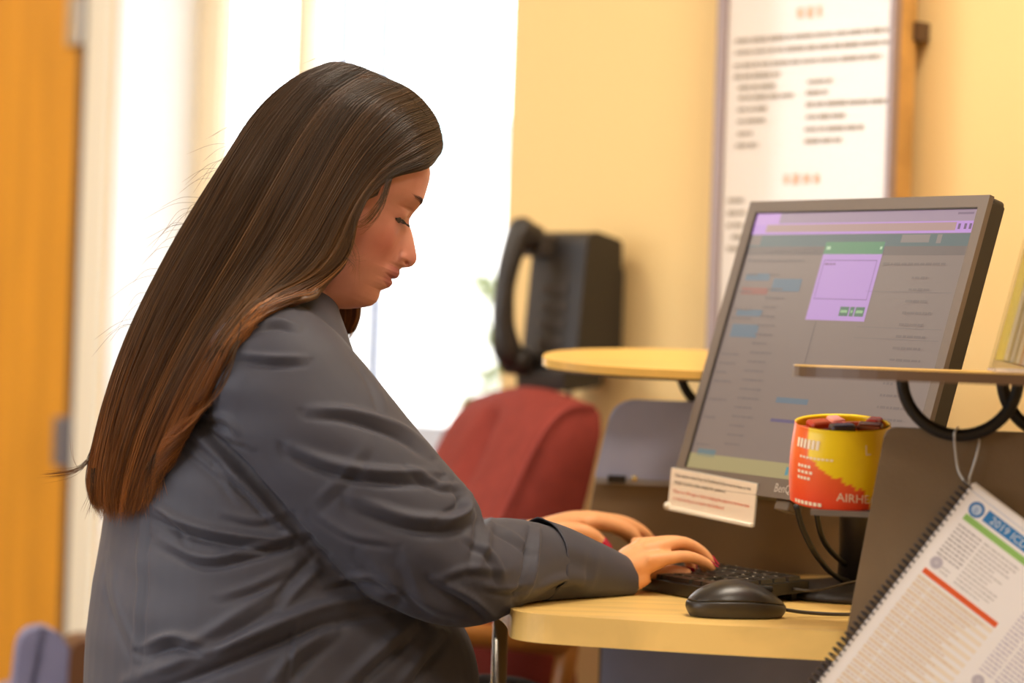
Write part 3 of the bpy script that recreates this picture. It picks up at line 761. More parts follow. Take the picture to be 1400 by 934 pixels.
# twist tie through the ring
ringb = PM @ Vector((RN[0], RN[1] - 0.0605, 0.012))
ti = tube('hanging_tie', [ringb + CD * 0.0 - CN * 0.006 + Z3 * 0.008, ringb + CN * 0.010 - CD * 0.004 + Z3 * 0.002, W(1306, 615, 2.712), W(1311, 645, 2.712), BK0 + CN * 0.004 - CD * 0.002 - Z3 * 0.004, W(1326, 652, 2.708), W(1336, 620, 2.708), W(1338, 598, 2.712), ringb + CD * 0.008 - CN * 0.007 + Z3 * 0.006], 0.0013, mat('tie_clear', (205, 200, 192), 0.3), None, 8, n=50)
tag(ti, 'pale plastic tie looping from the black bracket to the booklet spiral', 'tie')

# ================================================================== MAGAZINES IN A CLEAR HOLDER ON THE SHELF
hx = pl(1355, 508)[0]
HM = SMn @ Matrix.Translation((hx, 0.0, 0.0))
sl = math.radians(13)
hold = empty('magazine_holder', HM @ Vector((0.03, 0, 0)), 'clear acrylic magazine holder standing on the raised shelf', 'holder')
acr = glass_mat('acrylic', (0.93, 0.93, 0.92), 0.12)
HT = HM @ Matrix.Rotation(sl, 4, 'Y')
for nm, lo, hi in (('front_plate', (0.0, -0.09, 0.001), (0.003, 0.09, 0.17)), ('back_plate', (0.045, -0.09, 0.012), (0.048, 0.09, 0.24)), ('side_plate', (0.003, -0.09, 0.004), (0.045, -0.087, 0.14)), ('side_plate', (0.003, 0.087, 0.004), (0.045, 0.09, 0.14))):
    box(nm, HT, lo, hi, acr, hold)
box('base_plate', HM, (0.0, -0.09, 0.0005), (0.05, 0.09, 0.0035), mat('acrylic_edge', (225, 220, 225), 0.15, alpha=0.85), hold)
for i, (rgb, cname, hgt) in enumerate((((225, 205, 70), 'yellow', 0.235), ((128, 132, 118), 'grey green', 0.225), ((236, 214, 130), 'pale yellow', 0.22), ((205, 92, 70), 'red', 0.23), ((130, 140, 128), 'sage', 0.222), ((120, 90, 60), 'brown', 0.215))):
    mo = empty('magazine', HT @ Vector((0.006 + 0.0062 * i, 0, 0.014)), 'thin magazine with a %s cover standing in the clear holder' % cname, 'magazine', 'magazines in the clear holder')
    box('cover', HT, (0.0045 + 0.0062 * i, -0.082 + 0.002 * i, 0.014), (0.0102 + 0.0062 * i, 0.082, hgt), mat('mag_' + cname, rgb, 0.35), mo)
    box('pages', HT, (0.0055 + 0.0062 * i, -0.0828 + 0.002 * i, 0.0145), (0.0092 + 0.0062 * i, 0.08, hgt + 0.0006), mat('mag_pages', (225, 222, 212), 0.7), mo)
# ================================================================== WALL TELEPHONE
ph_s, ph_z = wall_s(852, 420)
TM = frame(WP + WT * ph_s + Z3 * ph_z, WT, Z3, WN)        # x along wall, y up, z out of the wall
phone = empty('wall_telephone', TM @ Vector((0, 0, 0)), 'black corded telephone with curved handset mounted on the yellow wall', 'telephone')
pb = mat('phone_black', (40, 34, 30), 0.42); pg = mat('phone_grey', (66, 58, 52), 0.45)
prism('wall_plate', TM, round_poly([(-0.06, -0.075), (0.0, -0.075), (0.0, 0.065), (-0.06, 0.065)], 0.008), 0.0, 0.03, pg, phone, bev=0.003)
# body seen from its side: a wedge standing off the wall
SIDE = frame(TM.translation, WN, Z3, -WT)      # x out of wall, y up, z towards the far end of the wall
body_prof = [(0.028, -0.10), (0.110, -0.11), (0.128, -0.095), (0.110, 0.105), (0.095, 0.118), (0.028, 0.105)]
prism('body', SIDE, round_poly(body_prof, 0.010), -0.02, 0.10, pb, phone)
prism('foot_ledge', SIDE, round_poly([(0.06, -0.128), (0.145, -0.138), (0.150, -0.105), (0.06, -0.095)], 0.006), -0.015, 0.09, pb, phone)
for i in range(4):
    for k in range(3):
        box('dial_button', frame(SIDE @ Vector((0.128 - 0.0009 * (i * 22 + 20) * 0.1 - 0.0, -0.06 + 0.028 * i, 0.02 + 0.02 * k)), WN, Z3, -WT), (-0.006, -0.007, -0.006), (0.002, 0.007, 0.006), pg, phone, bev=0.001)
# handset: bowed grip with two cups
hp = [(0.150, 0.125), (0.172, 0.10), (0.190, 0.05), (0.197, 0.0), (0.193, -0.05), (0.178, -0.095)]
P = catmull([SIDE @ Vector((x, y, 0.075)) for x, y in hp], 30)
Rr = np.interp(np.linspace(0, 1, 30), [0, 0.08, 0.25, 0.5, 0.75, 0.92, 1], [0.017, 0.024, 0.019, 0.016, 0.018, 0.024, 0.018])
Vv, Ff = tube_geo(P, Rr, 16); mesh_obj('handset', Vv, Ff, pb, phone, True)
for x, y in ((0.137, 0.105), (0.152, -0.092)):
    q = SIDE @ Vector((x, y, 0.075)); q2 = SIDE @ Vector((x + 0.03, y, 0.075))
    Vv, Ff = tube_geo([q - WN * 0.012, q, q2], [0.019, 0.023, 0.022], 18); mesh_obj('handset_cup', Vv, Ff, pb, phone, True)
box('cradle', SIDE, (0.10, 0.075, 0.05), (0.14, 0.11, 0.10), pg, phone, bev=0.003)
for dz_ in (0.02, 0.055):
    q = SIDE @ Vector((0.10, -0.13, dz_)); tube('steel_peg', [q, q + Z3 * -0.05 - WN * 0.015], 0.004, steel, phone, 8)
# ================================================================== FRAMED NOTICE ON THE WALL
nq = 0.075
l0 = wall_s(973, 300, nq)[0]; r0_ = wall_s(1222, 150, nq)[0]
zb, zt = 0.93, 2.05
NM = frame(WP + WT * l0, WT, Z3, WN); NWd = r0_ - l0
board = empty('notice_board', NM @ Vector((NWd / 2, zb, 0)), 'tall framed white notice with red headings hung on the yellow wall', 'notice')
nf = mat('frame_mauve', (152, 132, 128), 0.35, 0.2)
box('backing', NM, (0.01, zb + 0.01, 0.022), (NWd - 0.004, zt - 0.01, nq - 0.006), wood_mat('backing_tan', (206, 158, 88), 0.5, (8, 1, 8)), board)
box('shadow_gap_spacer', NM, (0.03, zb + 0.03, 0.0), (NWd - 0.02, zt - 0.03, 0.022), edge_m, board)  # holds the board off; its dark tone stands for the shadow gap
box('mount_bracket', NM, (NWd - 0.02, wall_s(1258, 45)[1] - 0.015, 0.004), (NWd + 0.006, wall_s(1258, 45)[1] + 0.012, 0.03), edge_m, board)
sheetm = mat('notice_white', (222, 210, 198), 0.16, coat=0.6)
box('sheet', NM, (0.008, zb + 0.012, nq - 0.006), (NWd - 0.008, zt - 0.012, nq - 0.001), sheetm, board)
for lo, hi in (((0, zb, nq - 0.012), (0.019, zt, nq + 0.004)), ((NWd - 0.010, zb, nq - 0.012), (NWd, zt, nq + 0.004)), ((0.019, zb, nq - 0.012), (NWd - 0.01, zb + 0.014, nq + 0.004)), ((0.019, zt - 0.014, nq - 0.012), (NWd - 0.01, zt, nq + 0.004))):
    box('frame_bar', NM, lo, hi, nf, board, bev=0.001)
def nt_(px, py):
    p = on_plane(px, py, WP + WN * nq, WN) - (WP + WT * l0); return p.dot(WT), p.z
dk = mat('notice_ink', (150, 136, 118), 0.6); rd = mat('notice_red', (240, 178, 148), 0.6)
lines = []
for y, x0_, x1_ in ((56, 1006, 1213), (72, 1006, 1213), (90, 1004, 1205), (105, 1004, 1066), (120, 1009, 1060), (134, 1010, 1088), (150, 1008, 1048), (166, 1008, 1048), (183, 1008, 1028), (199, 1006, 1036)):
    a = nt_(x0_, y); b = nt_(x1_, y); lines.append((a[0], b[0], a[1]))
for y, x0_, x1_ in ((112, 1104, 1137), (127, 1102, 1131), (143, 1102, 1213), (160, 1102, 1155), (177, 1100, 1180), (193, 1100, 1150), (274, 995, 1018), (291, 995, 1018), (308, 994, 1018), (324, 1000, 1018), (340, 994, 1014)):
    a = nt_(x0_, y); b = nt_(x1_, y); lines.append((a[0], b[0], a[1]))
word_lines('printed_rows', NM, lines, 0.0062, nq + 0.0002, dk, board, 5, (1.5, 6))
lines = []
for (x0_, x1_, y) in ((1090, 1123, 18), (1072, 1127, 245)):
    a = nt_(x0_, y); b = nt_(x1_, y); lines.append((a[0], b[0], a[1]))
word_lines('red_headings', NM, lines, 0.015, nq + 0.0002, rd, board, 5, (0.5, 0.8))
# ================================================================== RED ARMCHAIR BY THE WINDOW
red_m = mat('red_upholstery', (132, 54, 45), 0.9, noise=0.10, nscale=30, bump=0.25, bscale=260, spec=0.2)
RSN = Vector((0.37, -0.93, 0)).normalized(); RGX = Vector((0.93, 0.37, 0)).normalized()
R0 = W(740, 700, 3.78)
def rp(px, py):
    d = on_plane(px, py, R0, RSN) - R0; return d.dot(RGX), d.z
arm_ch = empty('red_armchair', (R0.x - 0.2, R0.y + 0.2, 0), 'red upholstered high backed armchair standing between window and carrel', 'armchair')
prof = [(700, 680), (735, 608), (760, 573), (784, 557), (808, 556), (828, 568), (824, 600), (814, 650), (802, 705), (795, 770), (792, 860), (796, 1000), (796, 1180), (700, 1200), (600, 1180), (606, 1000), (628, 880), (655, 780)]
pp = [rp(*p) for p in prof]
PC = catmull(pp + [pp[0]], 56)[:-1]
cen = PC.mean(axis=0)
V, F = [], []
WDt = 0.42; NW_ = 22
for j in range(NW_ + 1):
    t = j / NW_; e = min(t, 1 - t) * WDt
    ins = 0.022 * (1 - math.sqrt(max(0, 1 - (1 - min(1, e / 0.03)) ** 2)))
    crown = 0.022 * math.sin(math.pi * t)
    for x, z in PC:
        d = np.array([x, z]) - cen; L = np.linalg.norm(d); q = cen + d * (1 - ins / L)
        zz = max(q[1] - 0.0, 0.002 - R0.z) + crown * max(0, min(1, (q[1] + 0.05) / 0.2))
        # tufting furrow down the front face
        tf = 0.032 * math.exp(-((t - 0.52) / 0.06) ** 2) * max(0, 1 - abs(z - (rp(690, 640)[1])) / 0.10) if x < cen[0] - 0.01 else 0
        V.append(R0 - RSN * (t * WDt) + RGX * (q[0] + tf) + Z3 * zz)
n_ = len(PC)
for j in range(NW_):
    for i in range(n_):
        p, q = j * n_ + i, j * n_ + (i + 1) % n_
        F.append((p, q, q + n_, p + n_))
F.append(tuple(range(n_))[::-1]); F.append(tuple(NW_ * n_ + i for i in range(n_)))
mesh_obj('backrest', V, F, red_m, arm_ch, True)
pip = tube('piping', [R0 + RSN * -0.003 + RGX * x + Z3 * (z + 0.0) for x, z in np.vstack([PC[-12:], PC[:14]])], 0.004, mat('red_piping', (140, 50, 40), 0.8), arm_ch, 8)
RM = frame(Vector((R0.x, R0.y, 0)), RGX, -RSN, Z3)
box('seat', RM, (-0.50, -0.02, 0.30), (0.02, 0.44, 0.46), red_m, arm_ch, bev=0.04, seg=4, smooth=True)
wd = wood_mat('chair_wood', (176, 112, 44), 0.4, (1, 12, 12))
dkb = mat('chair_shadow_brown', (58, 34, 22), 0.6)
for yy in (-0.045, 0.445):
    tube('armrest', [RM @ Vector(p) for p in ((0.03, yy, 0.60), (-0.2, yy, 0.62), (-0.42, yy, 0.61), (-0.50, yy, 0.56))], 0.018, wd, arm_ch, 10, n=16)
    tube('arm_support', [RM @ Vector((-0.46, yy, 0.59)), RM @ Vector((-0.44, yy, 0.30)), RM @ Vector((-0.45, yy, 0.0))], 0.017, wd, arm_ch, 10, n=10)
    tube('leg', [RM @ Vector((0.035, yy, 0.62)), RM @ Vector((0.0, yy, 0.30)), RM @ Vector((0.06, yy, 0.0))], 0.017, wd, arm_ch, 10, n=10)
# ================================================================== BLUE-GREY CHAIR BY THE DOOR
bl_m = mat('blue_grey_fabric', (120, 122, 156), 0.8, noise=0.06, nscale=40)
br_m = mat('chair_dark_brown', (96, 62, 34), 0.6)
B0 = W(72, 960, 4.1); B0.z = 0
bc = empty('low_chair', B0, 'low blue grey tub chair with brown arms by the wooden door', 'chair')
BM_ = frame(B0, Vector((0.95, 0.3, 0)).normalized(), Vector((-0.3, 0.95, 0)).normalized(), Z3)
zt_ = W(75, 857, 4.1).z
prism('backrest', frame(BM_ @ Vector((0, 0, 0)), BM_.col[0].xyz, Z3, -BM_.col[1].xyz), round_poly([(-0.080, 0.2), (0.022, 0.2), (0.026, zt_ - 0.008), (-0.055, zt_ + 0.004)], [0.01, 0.01, 0.05, 0.045], 8), -0.05, 0.0, bl_m, bc)
prism('armrest', frame(BM_ @ Vector((0.0, 0, 0)), BM_.col[0].xyz, Z3, -BM_.col[1].xyz), round_poly([(0.018, 0.2), (0.5, 0.2), (0.5, zt_ - 0.02), (0.024, zt_ - 0.02)], [0.01, 0.01, 0.04, 0.03], 8), -0.1, 0.01, br_m, bc)
box('seat', BM_, (-0.04, 0.05, 0.25), (0.5, 0.55, 0.40), bl_m, bc, bev=0.03)
for x, y in ((-0.02, 0.08), (0.45, 0.08), (-0.02, 0.5), (0.45, 0.5)):
    tube('leg', [BM_ @ Vector((x, y, 0.26)), BM_ @ Vector((x, y, 0))], 0.018, br_m, bc, 10)
# ================================================================== PERSON
from mathutils.bvhtree import BVHTree
PF = Vector((0.87, 0.49, 0)).normalized(); PR = Vector((0.49, -0.87, 0)).normalized()     # facing, and her right side
IR = Vector((CR, 0, SR)); ID = Vector((SR, 0, -CR))                                         # image right / image down
person = empty('person', (-0.275, 3.05, 0), 'seated person in slate grey blouse with long brown hair typing at the carrel', 'person')
def proj_np(V):
    X = V[:, 0] / V[:, 1] * FPX; Z = (V[:, 2] - CAMZ) / V[:, 1] * FPX
    return 700 + X * CR + Z * SR, 467 + X * SR - Z * CR
def remesh(parts, voxel, iters=0, lam=0.5):
    V, F = [], []
    for v, f in parts:
        k = len(V); V += [tuple(p) for p in v]; F += [tuple(i + k for i in q) for q in f]
    me = bpy.data.meshes.new('tmp'); me.from_pydata(V, [], F)
    o = bpy.data.objects.new('tmp', me); COL.objects.link(o)
    md = o.modifiers.new('r', 'REMESH'); md.mode = 'VOXEL'; md.voxel_size = voxel; md.adaptivity = 0
    ev = o.evaluated_get(bpy.context.evaluated_depsgraph_get()); m2 = bpy.data.meshes.new_from_object(ev)
    n = len(m2.vertices); co = np.empty(n * 3); m2.vertices.foreach_get('co', co); co = co.reshape(n, 3)
    e = np.empty(len(m2.edges) * 2, int); m2.edges.foreach_get('vertices', e); e = e.reshape(-1, 2)
    faces = [tuple(p.vertices) for p in m2.polygons]
    bpy.data.objects.remove(o); bpy.data.meshes.remove(me); bpy.data.meshes.remove(m2)
    co = smooth_np(co, e, iters, lam)
    return co, e, faces
def smooth_np(co, e, iters, lam=0.5):
    n = len(co); deg = np.bincount(e.ravel(), minlength=n)[:, None]
    for _ in range(iters):
        acc = np.zeros_like(co)
        for k in range(3):
            acc[:, k] = np.bincount(e[:, 0], co[e[:, 1], k], n) + np.bincount(e[:, 1], co[e[:, 0], k], n)
        co = co + lam * (acc / deg - co)
    return co
def normals_np(co, faces):
    q = np.array([f if len(f) == 4 else (f[0], f[1], f[2], f[2]) for f in faces])
    nn = np.cross(co[q[:, 2]] - co[q[:, 0]], co[q[:, 3]] - co[q[:, 1]])
    N = np.zeros_like(co)
    for k in range(4):
        for c in range(3): N[:, c] += np.bincount(q[:, k], nn[:, c], len(co))
    return N / (np.linalg.norm(N, axis=1)[:, None] + 1e-12)
def ring_loft(rings, n=64, ex=2.3):
    """closed loft; rings = (center, axis1, a, axis2, b)"""
    V, F = [], []
    for c, u, a, v, b in rings:
        for k in range(n):
            t = 2 * math.pi * k / n; ct_, st_ = math.cos(t), math.sin(t)
            V.append(Vector(c) + u * (a * math.copysign(abs(ct_) ** (2 / ex), ct_)) + v * (b * math.copysign(abs(st_) ** (2 / ex), st_)))
    for j in range(len(rings) - 1):
        for k in range(n):
            p, q = j * n + k, j * n + (k + 1) % n
            F.append((p, q, q + n, p + n))
    F.append(tuple(range(n))[::-1]); F.append(tuple((len(rings) - 1) * n + k for k in range(n)))
    return V, F
def px_tube(st, n, sides=28, k=1.0):
    """tube from (px, py, D, radius_px) stations"""
    S = catmull(st, n)
    P = [W(*s[:3]) for s in S]; R = [max(0.001, s[3] * s[2] / FPX * k) for s in S]
    return tube_geo(P, R, sides)

# ------------------------------------------------------------------ blouse
blouse_m = mat('slate_blouse', (64, 64, 75), 0.62, noise=0.05, nscale=9, bump=0.05, bscale=900, sheen=0.08, spec=0.3)
tor = []
TS = [  # px, py, D, half depth a, half width b, forward pitch
    (392, 1090, 3.06, 0.205, 0.225, 0.0), (388, 1010, 3.06, 0.222, 0.24, 0.0), (385, 934, 3.06, 0.226, 0.242, 0.02), (383, 850, 3.06, 0.218, 0.235, 0.08), (372, 770, 3.06, 0.196, 0.222, 0.16),
    (362, 700, 3.055, 0.178, 0.212, 0.22), (353, 610, 3.05, 0.150, 0.205, 0.28), (352, 530, 3.045, 0.120, 0.198, 0.34), (362, 470, 3.04, 0.088, 0.178, 0.38), (380, 430, 3.03, 0.062, 0.135, 0.40), (398, 408, 3.02, 0.05, 0.085, 0.40), (405, 396, 3.02, 0.045, 0.065, 0.40)]
for s in catmull(TS, 40):
    fw = PF * math.cos(s[5]) - Z3 * math.sin(s[5])
    tor.append((W(s[0], s[1], s[2]), fw, s[3], PR, s[4]))
torso = ring_loft(tor)
SL_R = [(368, 488, 2.93, 84), (376, 512, 2.90, 103), (430, 590, 2.885, 111), (510, 680, 2.875, 106), (578, 746, 2.875, 98), (632, 783, 2.885, 76), (695, 771, 2.94, 63), (755, 770, 3.0, 48), (806, 779, 3.045, 35), (846, 790, 3.085, 25), (853, 793, 3.092, 20)]
sleeve_r = px_tube(SL_R, 60, 40)
SL_L = [(330, 500, 3.17, 80), (400, 590, 3.24, 80), (480, 690, 3.30, 76), (560, 755, 3.33, 64), (640, 752, 3.31, 46), (700, 742, 3.28, 33), (728, 735, 3.27, 26)]
sleeve_l = px_tube(SL_L, 40, 32)
coll = px_tube([(392, 432, 3.0, 60), (408, 412, 2.995, 58), (418, 398, 2.99, 55)], 10, 32)
bv, be, bf = remesh([torso, sleeve_r, sleeve_l, coll], 0.0028, 7)
# folds: real displacement along polylines traced on the cloth
def fold_field(bx, by, pl_, w_in, w_out):
    """signed distance to polyline; returns dist, side, along 0..1"""
    P = catmull(pl_, 40); best = np.full(len(bx), 1e9); side = np.zeros(len(bx)); al = np.zeros(len(bx))
    for i in range(len(P) - 1):
        a, b = P[i], P[i + 1]; d = b - a; L2 = d.dot(d) + 1e-9
        t = np.clip(((bx - a[0]) * d[0] + (by - a[1]) * d[1]) / L2, 0, 1)
        qx, qy = bx - a[0] - t * d[0], by - a[1] - t * d[1]
        dd = np.hypot(qx, qy); s = d[0] * qy - d[1] * qx
        m = dd < best
        best[m] = dd[m]; side[m] = np.sign(s[m]); al[m] = (i + t[m]) / (len(P) - 1)
    return best, side, al
FOLDS = [  # polyline (px), height mm, ridge width px, groove offset px (positive: groove on the lower / right-hand side of the direction)
    ([(423, 560), (480, 564), (543, 585), (592, 618)], 4.5, 9, 12),
    ([(398, 612), (452, 634), (515, 646), (592, 648)], 6.5, 10, 14),
    ([(486, 684), (555, 708), (612, 712), (648, 700)], 5.5, 12, 16),
    ([(630, 664), (640, 680), (634, 700), (606, 716)], 5.0, 8, 11),
    ([(650, 676), (668, 700), (664, 740), (650, 780)], 3.5, 9, 12),
    ([(596, 792), (646, 820), (678, 848)], 5.0, 8, 12),
    ([(596, 792), (640, 778), (690, 782)], 2.5, 8, 10),
    ([(735, 716), (730, 768), (712, 822)], 4.5, 6, 10),
    ([(720, 812), (770, 792), (800, 806)], 4.0, 9, 12),
    ([(816, 752), (808, 786), (796, 812)], 2.5, 5, 7),
    ([(206, 693), (269, 722), (360, 738), (410, 732)], 6.5, 9, 14),
    ([(217, 738), (280, 764), (345, 752), (392, 738)], 4.5, 8, 12),
    ([(524, 818), (440, 833), (355, 868), (269, 902), (175, 934)], 8.0, 15, -22),
    ([(198, 884), (240, 872), (284, 884)], 6.0, 9, 14),
    ([(225, 905), (300, 860), (390, 800)], 3.5, 14, 18),
    ([(560, 858), (520, 890), (470, 940)], 5.0, 12, -16),
    ([(606, 862), (575, 900), (545, 940)], 4.0, 10, -14),
    ([(450, 862), (400, 900), (370, 940)], 4.5, 14, -18),
    ([(194, 676), (191, 800), (183, 918)], 1.4, 6, -9),
    ([(404, 850), (402, 900), (396, 940)], 2.0, 5, 7),
    ([(355, 446), (380, 440), (408, 446)], 3.0, 7, 9),
    ([(322, 484), (370, 490), (416, 490)], 3.5, 7, 10),
    ([(258, 584), (309, 632), (360, 688), (432, 764)], 6.0, 10, -13),
    ([(262, 560), (310, 575), (330, 600)], 3.5, 7, 10),
    ([(300, 640), (340, 668), (380, 716)], 3.0, 8, 10),
    ([(440, 770), (410, 800), (385, 830)], 4.5, 10, 14),
    ([(430, 690), (470, 650), (500, 610)], 1.5, 10, 14),
    ([(555, 770), (580, 820), (640, 850)], 3.0, 12, 16),
    ([(500, 760), (540, 800), (600, 838)], 2.5, 12, 16),
    ([(280, 560), (300, 590), (345, 612)], 2.2, 6, 8), ([(250, 610), (300, 650), (330, 690)], 2.0, 6, 8),
    ([(430, 700), (480, 730), (540, 742)], 2.0, 7, 9), ([(560, 640), (600, 662), (632, 664)], 2.5, 6, 8),
    ([(655, 800), (690, 806), (722, 798)], 2.4, 6, 8), ([(670, 716), (700, 730), (728, 752)], 2.0, 6, 8), ([(640, 735), (672, 760), (690, 800)], 2.2, 7, 9),
    ([(215, 690), (240, 712), (262, 745)], 2.2, 6, 8), ([(300, 700), (350, 712), (395, 700)], 2.0, 7, 9), ([(440, 800), (490, 790), (530, 800)], 2.6, 7, 9),
    ([(300, 815), (350, 800), (400, 775)], 2.4, 8, 10), ([(150, 760), (160, 830), (190, 900)], 2.0, 8, 11), ([(480, 470), (510, 520), (530, 570)], 1.6, 7, 9),
]
bx, by = proj_np(bv); N = normals_np(bv, bf)
view = bv - np.array([0, 0, CAMZ]); view /= np.linalg.norm(view, axis=1)[:, None]
facing = np.clip(-(N * view).sum(1) * 2.0, 0, 1)
disp = np.zeros(len(bv))
for pl_, hmm, w, g in FOLDS:
    d, s, al = fold_field(bx, by, pl_, w, g)
    s = s * (1 if g > 0 else -1); sd = d * s; taper = np.sin(np.pi * np.clip(al, 0.03, 0.97)) ** 0.6
    ends = np.exp(-(np.maximum(0, d - 45) / 10) ** 2)
    w = w * 0.58
    disp += 1.45 * hmm * 1e-3 * taper * ends * (np.exp(-((sd + abs(g) * 0.15) / w) ** 2) - 0.95 * np.exp(-((sd - abs(g)) / (w * 0.8)) ** 2))
rng = np.random.default_rng(2)
for k in range(14):     # slack, low undulation of the cloth
    th = rng.uniform(-0.2, 1.2); fr = rng.uniform(0.018, 0.05); ph = rng.uniform(0, 6.28)
    disp += 0.00035 * np.sin((bx * math.sin(th) - by * math.cos(th)) * fr * 2 + ph + 1.5 * np.sin((bx + by) * 0.006 + ph))
bv2 = bv + N * (disp * (0.25 + 0.75 * facing) * (facing > 0.02))[:, None]
bv2 = smooth_np(bv2, be, 1, 0.4)
onto = (bv2[:, 2] < DZ + 0.002) & (bv2[:, 2] > DZ - 0.03) & (bx > 716) & (bv2[:, 1] > 2.87)
bv2[onto, 2] = DZ + 0.002
mesh_obj('blouse', bv2, bf, blouse_m, person, True)
bvh_b = BVHTree.FromPolygons([Vector(v) for v in bv2], bf)
# turned-back cuff at the near wrist: an open flared band
cst = catmull([(733, 768, 2.985, 57), (760, 771, 3.008, 51), (800, 779, 3.042, 41), (832, 786, 3.072, 33), (856, 792, 3.094, 26.5)], 26)
cP = [W(*c_[:3]) for c_ in cst]; cR = [c_[3] * c_[2] / FPX for c_ in cst]
cV, cF = tube_geo(cP, cR, 48, cap=False)
cV = np.array(cV)
cxx, cyy = proj_np(cV)
cn = normals_np(cV, cF); cvw = cV - np.array([0, 0, CAMZ]); cvw /= np.linalg.norm(cvw, axis=1)[:, None]
sgn_ = np.sign(((cV - np.array(cP).repeat(48, 0)) * cn).sum(1))[:, None]
cn = cn * sgn_
dsp = 0.0025 * np.exp(-((cxx - (735 + 0.0 * cyy)) / 6) ** 2)
for pl_, hmm, w, g in (([(742, 800), (785, 792), (806, 806)], 6.0, 9, 12), ([(816, 748), (810, 782), (798, 816)], 2.2, 4, 6), ([(745, 735), (790, 757), (830, 770)], 1.6, 9, 12)):
    d, s_, al_ = fold_field(cxx, cyy, pl_, w, g); sd = d * s_
    dsp = dsp + hmm * 1e-3 * np.sin(np.pi * np.clip(al_, 0.05, 0.95)) * np.exp(-(np.maximum(0, d - 30) / 8) ** 2) * (np.exp(-(sd / w) ** 2) - 0.9 * np.exp(-((sd - g) / w) ** 2))
cV = cV + cn * dsp[:, None]
# keep the band off the desktop
cV[:, 2] = np.maximum(cV[:, 2], DZ + 0.002)
cuff = mesh_obj('cuff', cV, cF, blouse_m, person, True)
md = cuff.modifiers.new('s', 'SOLIDIFY'); md.thickness = 0.0016; md.offset = 1
# ------------------------------------------------------------------ head
HO = W(490, 300, 3.0); PXM = 3.0 / FPX
t22 = math.radians(22); yw = math.radians(6)
HFi = IR * math.cos(t22) + ID * math.sin(t22); HU = IR * math.sin(t22) - ID * math.cos(t22)
Yv = Vector((0, 1, 0))
HF = HFi * math.cos(yw) + Yv * math.sin(yw); HL = -Yv * math.cos(yw) + HFi * math.sin(yw)
def H(f, l, u): return HO + (HF * f + HL * l + HU * u) * PXM
prof_px = [(588.5, 234.8), (587.2, 245.7), (583.6, 258.5), (580.2, 270), (576.6, 277), (571.2, 284.5), (563.5, 293.4), (560.2, 299), (559.4, 304), (560.3, 309), (562.6, 315), (565.2, 325), (567.5, 337), (569.9, 350), (569.8, 354), (568.2, 359), (564.0, 363.6), (558.5, 365.7), (550.5, 366.2), (547.0, 368.3), (546.6, 372), (546.6, 375.0), (543.8, 379.7), (539.5, 382.0), (536.9, 384.6), (536.4, 388.5), (532.5, 393.0), (525.5, 395.6), (520.8, 397.2), (519.2, 401), (518.2, 406), (515, 412.7), (507.5, 418), (498.5, 420.2), (490, 421.2), (477.5, 422.5), (467, 422.5), (452, 420.5), (440, 416.5)]
pf = np.array([((x - 490) * math.cos(t22) + (y - 300) * math.sin(t22), (x - 490) * math.sin(t22) - (y - 300) * math.cos(t22)) for x, y in prof_px])
o_ = np.argsort(pf[:, 1]); pu, pfv = pf[o_, 1], pf[o_, 0]
def tab(u, xs_, ys_): return np.interp(u, xs_, ys_)
us = np.concatenate([np.linspace(-128, 100, 300), np.linspace(101.2, 168, 44)])
ffb = tab(us, [-128, -121, -110, -108, -103, -95, -77, -58, -40, -20, 0, 10, 22, 33, 45, 60, 86, 97, 120, 140, 155, 163, 168], [-6, 22, 42, 46, 53, 58, 60, 63, 63, 62, 60, 58, 55.5, 57, 63, 69, 70, 66.5, 56, 40, 18, 0, -18])
ker = np.exp(-np.linspace(-2, 2, 17) ** 2); ker /= ker.sum()
ffb = np.convolve(np.pad(ffb, 8, mode='edge'), ker, 'valid')
fbk = tab(us, [-128, -100, -60, -20, 40, 90, 130, 155, 163, 168], [-70, -88, -105, -122, -135, -128, -98, -55, -38, -22])
wid = tab(us, [-128, -110, -100, -80, -50, -20, 0, 20, 50, 90, 120, 145, 158, 164, 168], [34, 42, 47, 58, 70, 78, 80.5, 82, 84, 83, 75, 56, 36, 20, 2])
wid = np.convolve(np.pad(wid, 8, mode='edge'), ker, 'valid')
prof = np.interp(us, pu, pfv)
prof = np.where(us > pu[-1], ffb, prof)
sig = tab(us, [-128, -105, -80, -66, -48, -40, -33, -18, 0, 15, 28, 40, 55, 97], [40, 30, 30, 27, 25, 19, 17, 15, 13.5, 12, 13, 22, 40, 60])
NT = 200
tt = np.linspace(-np.pi, np.pi, NT, endpoint=False); th = tt - 0.55 * np.sin(tt)
V, C = [], []
skin = np.array(lin((204, 144, 126))); lipc = np.array(lin((160, 84, 82))); blush = np.array(lin((186, 106, 90)))
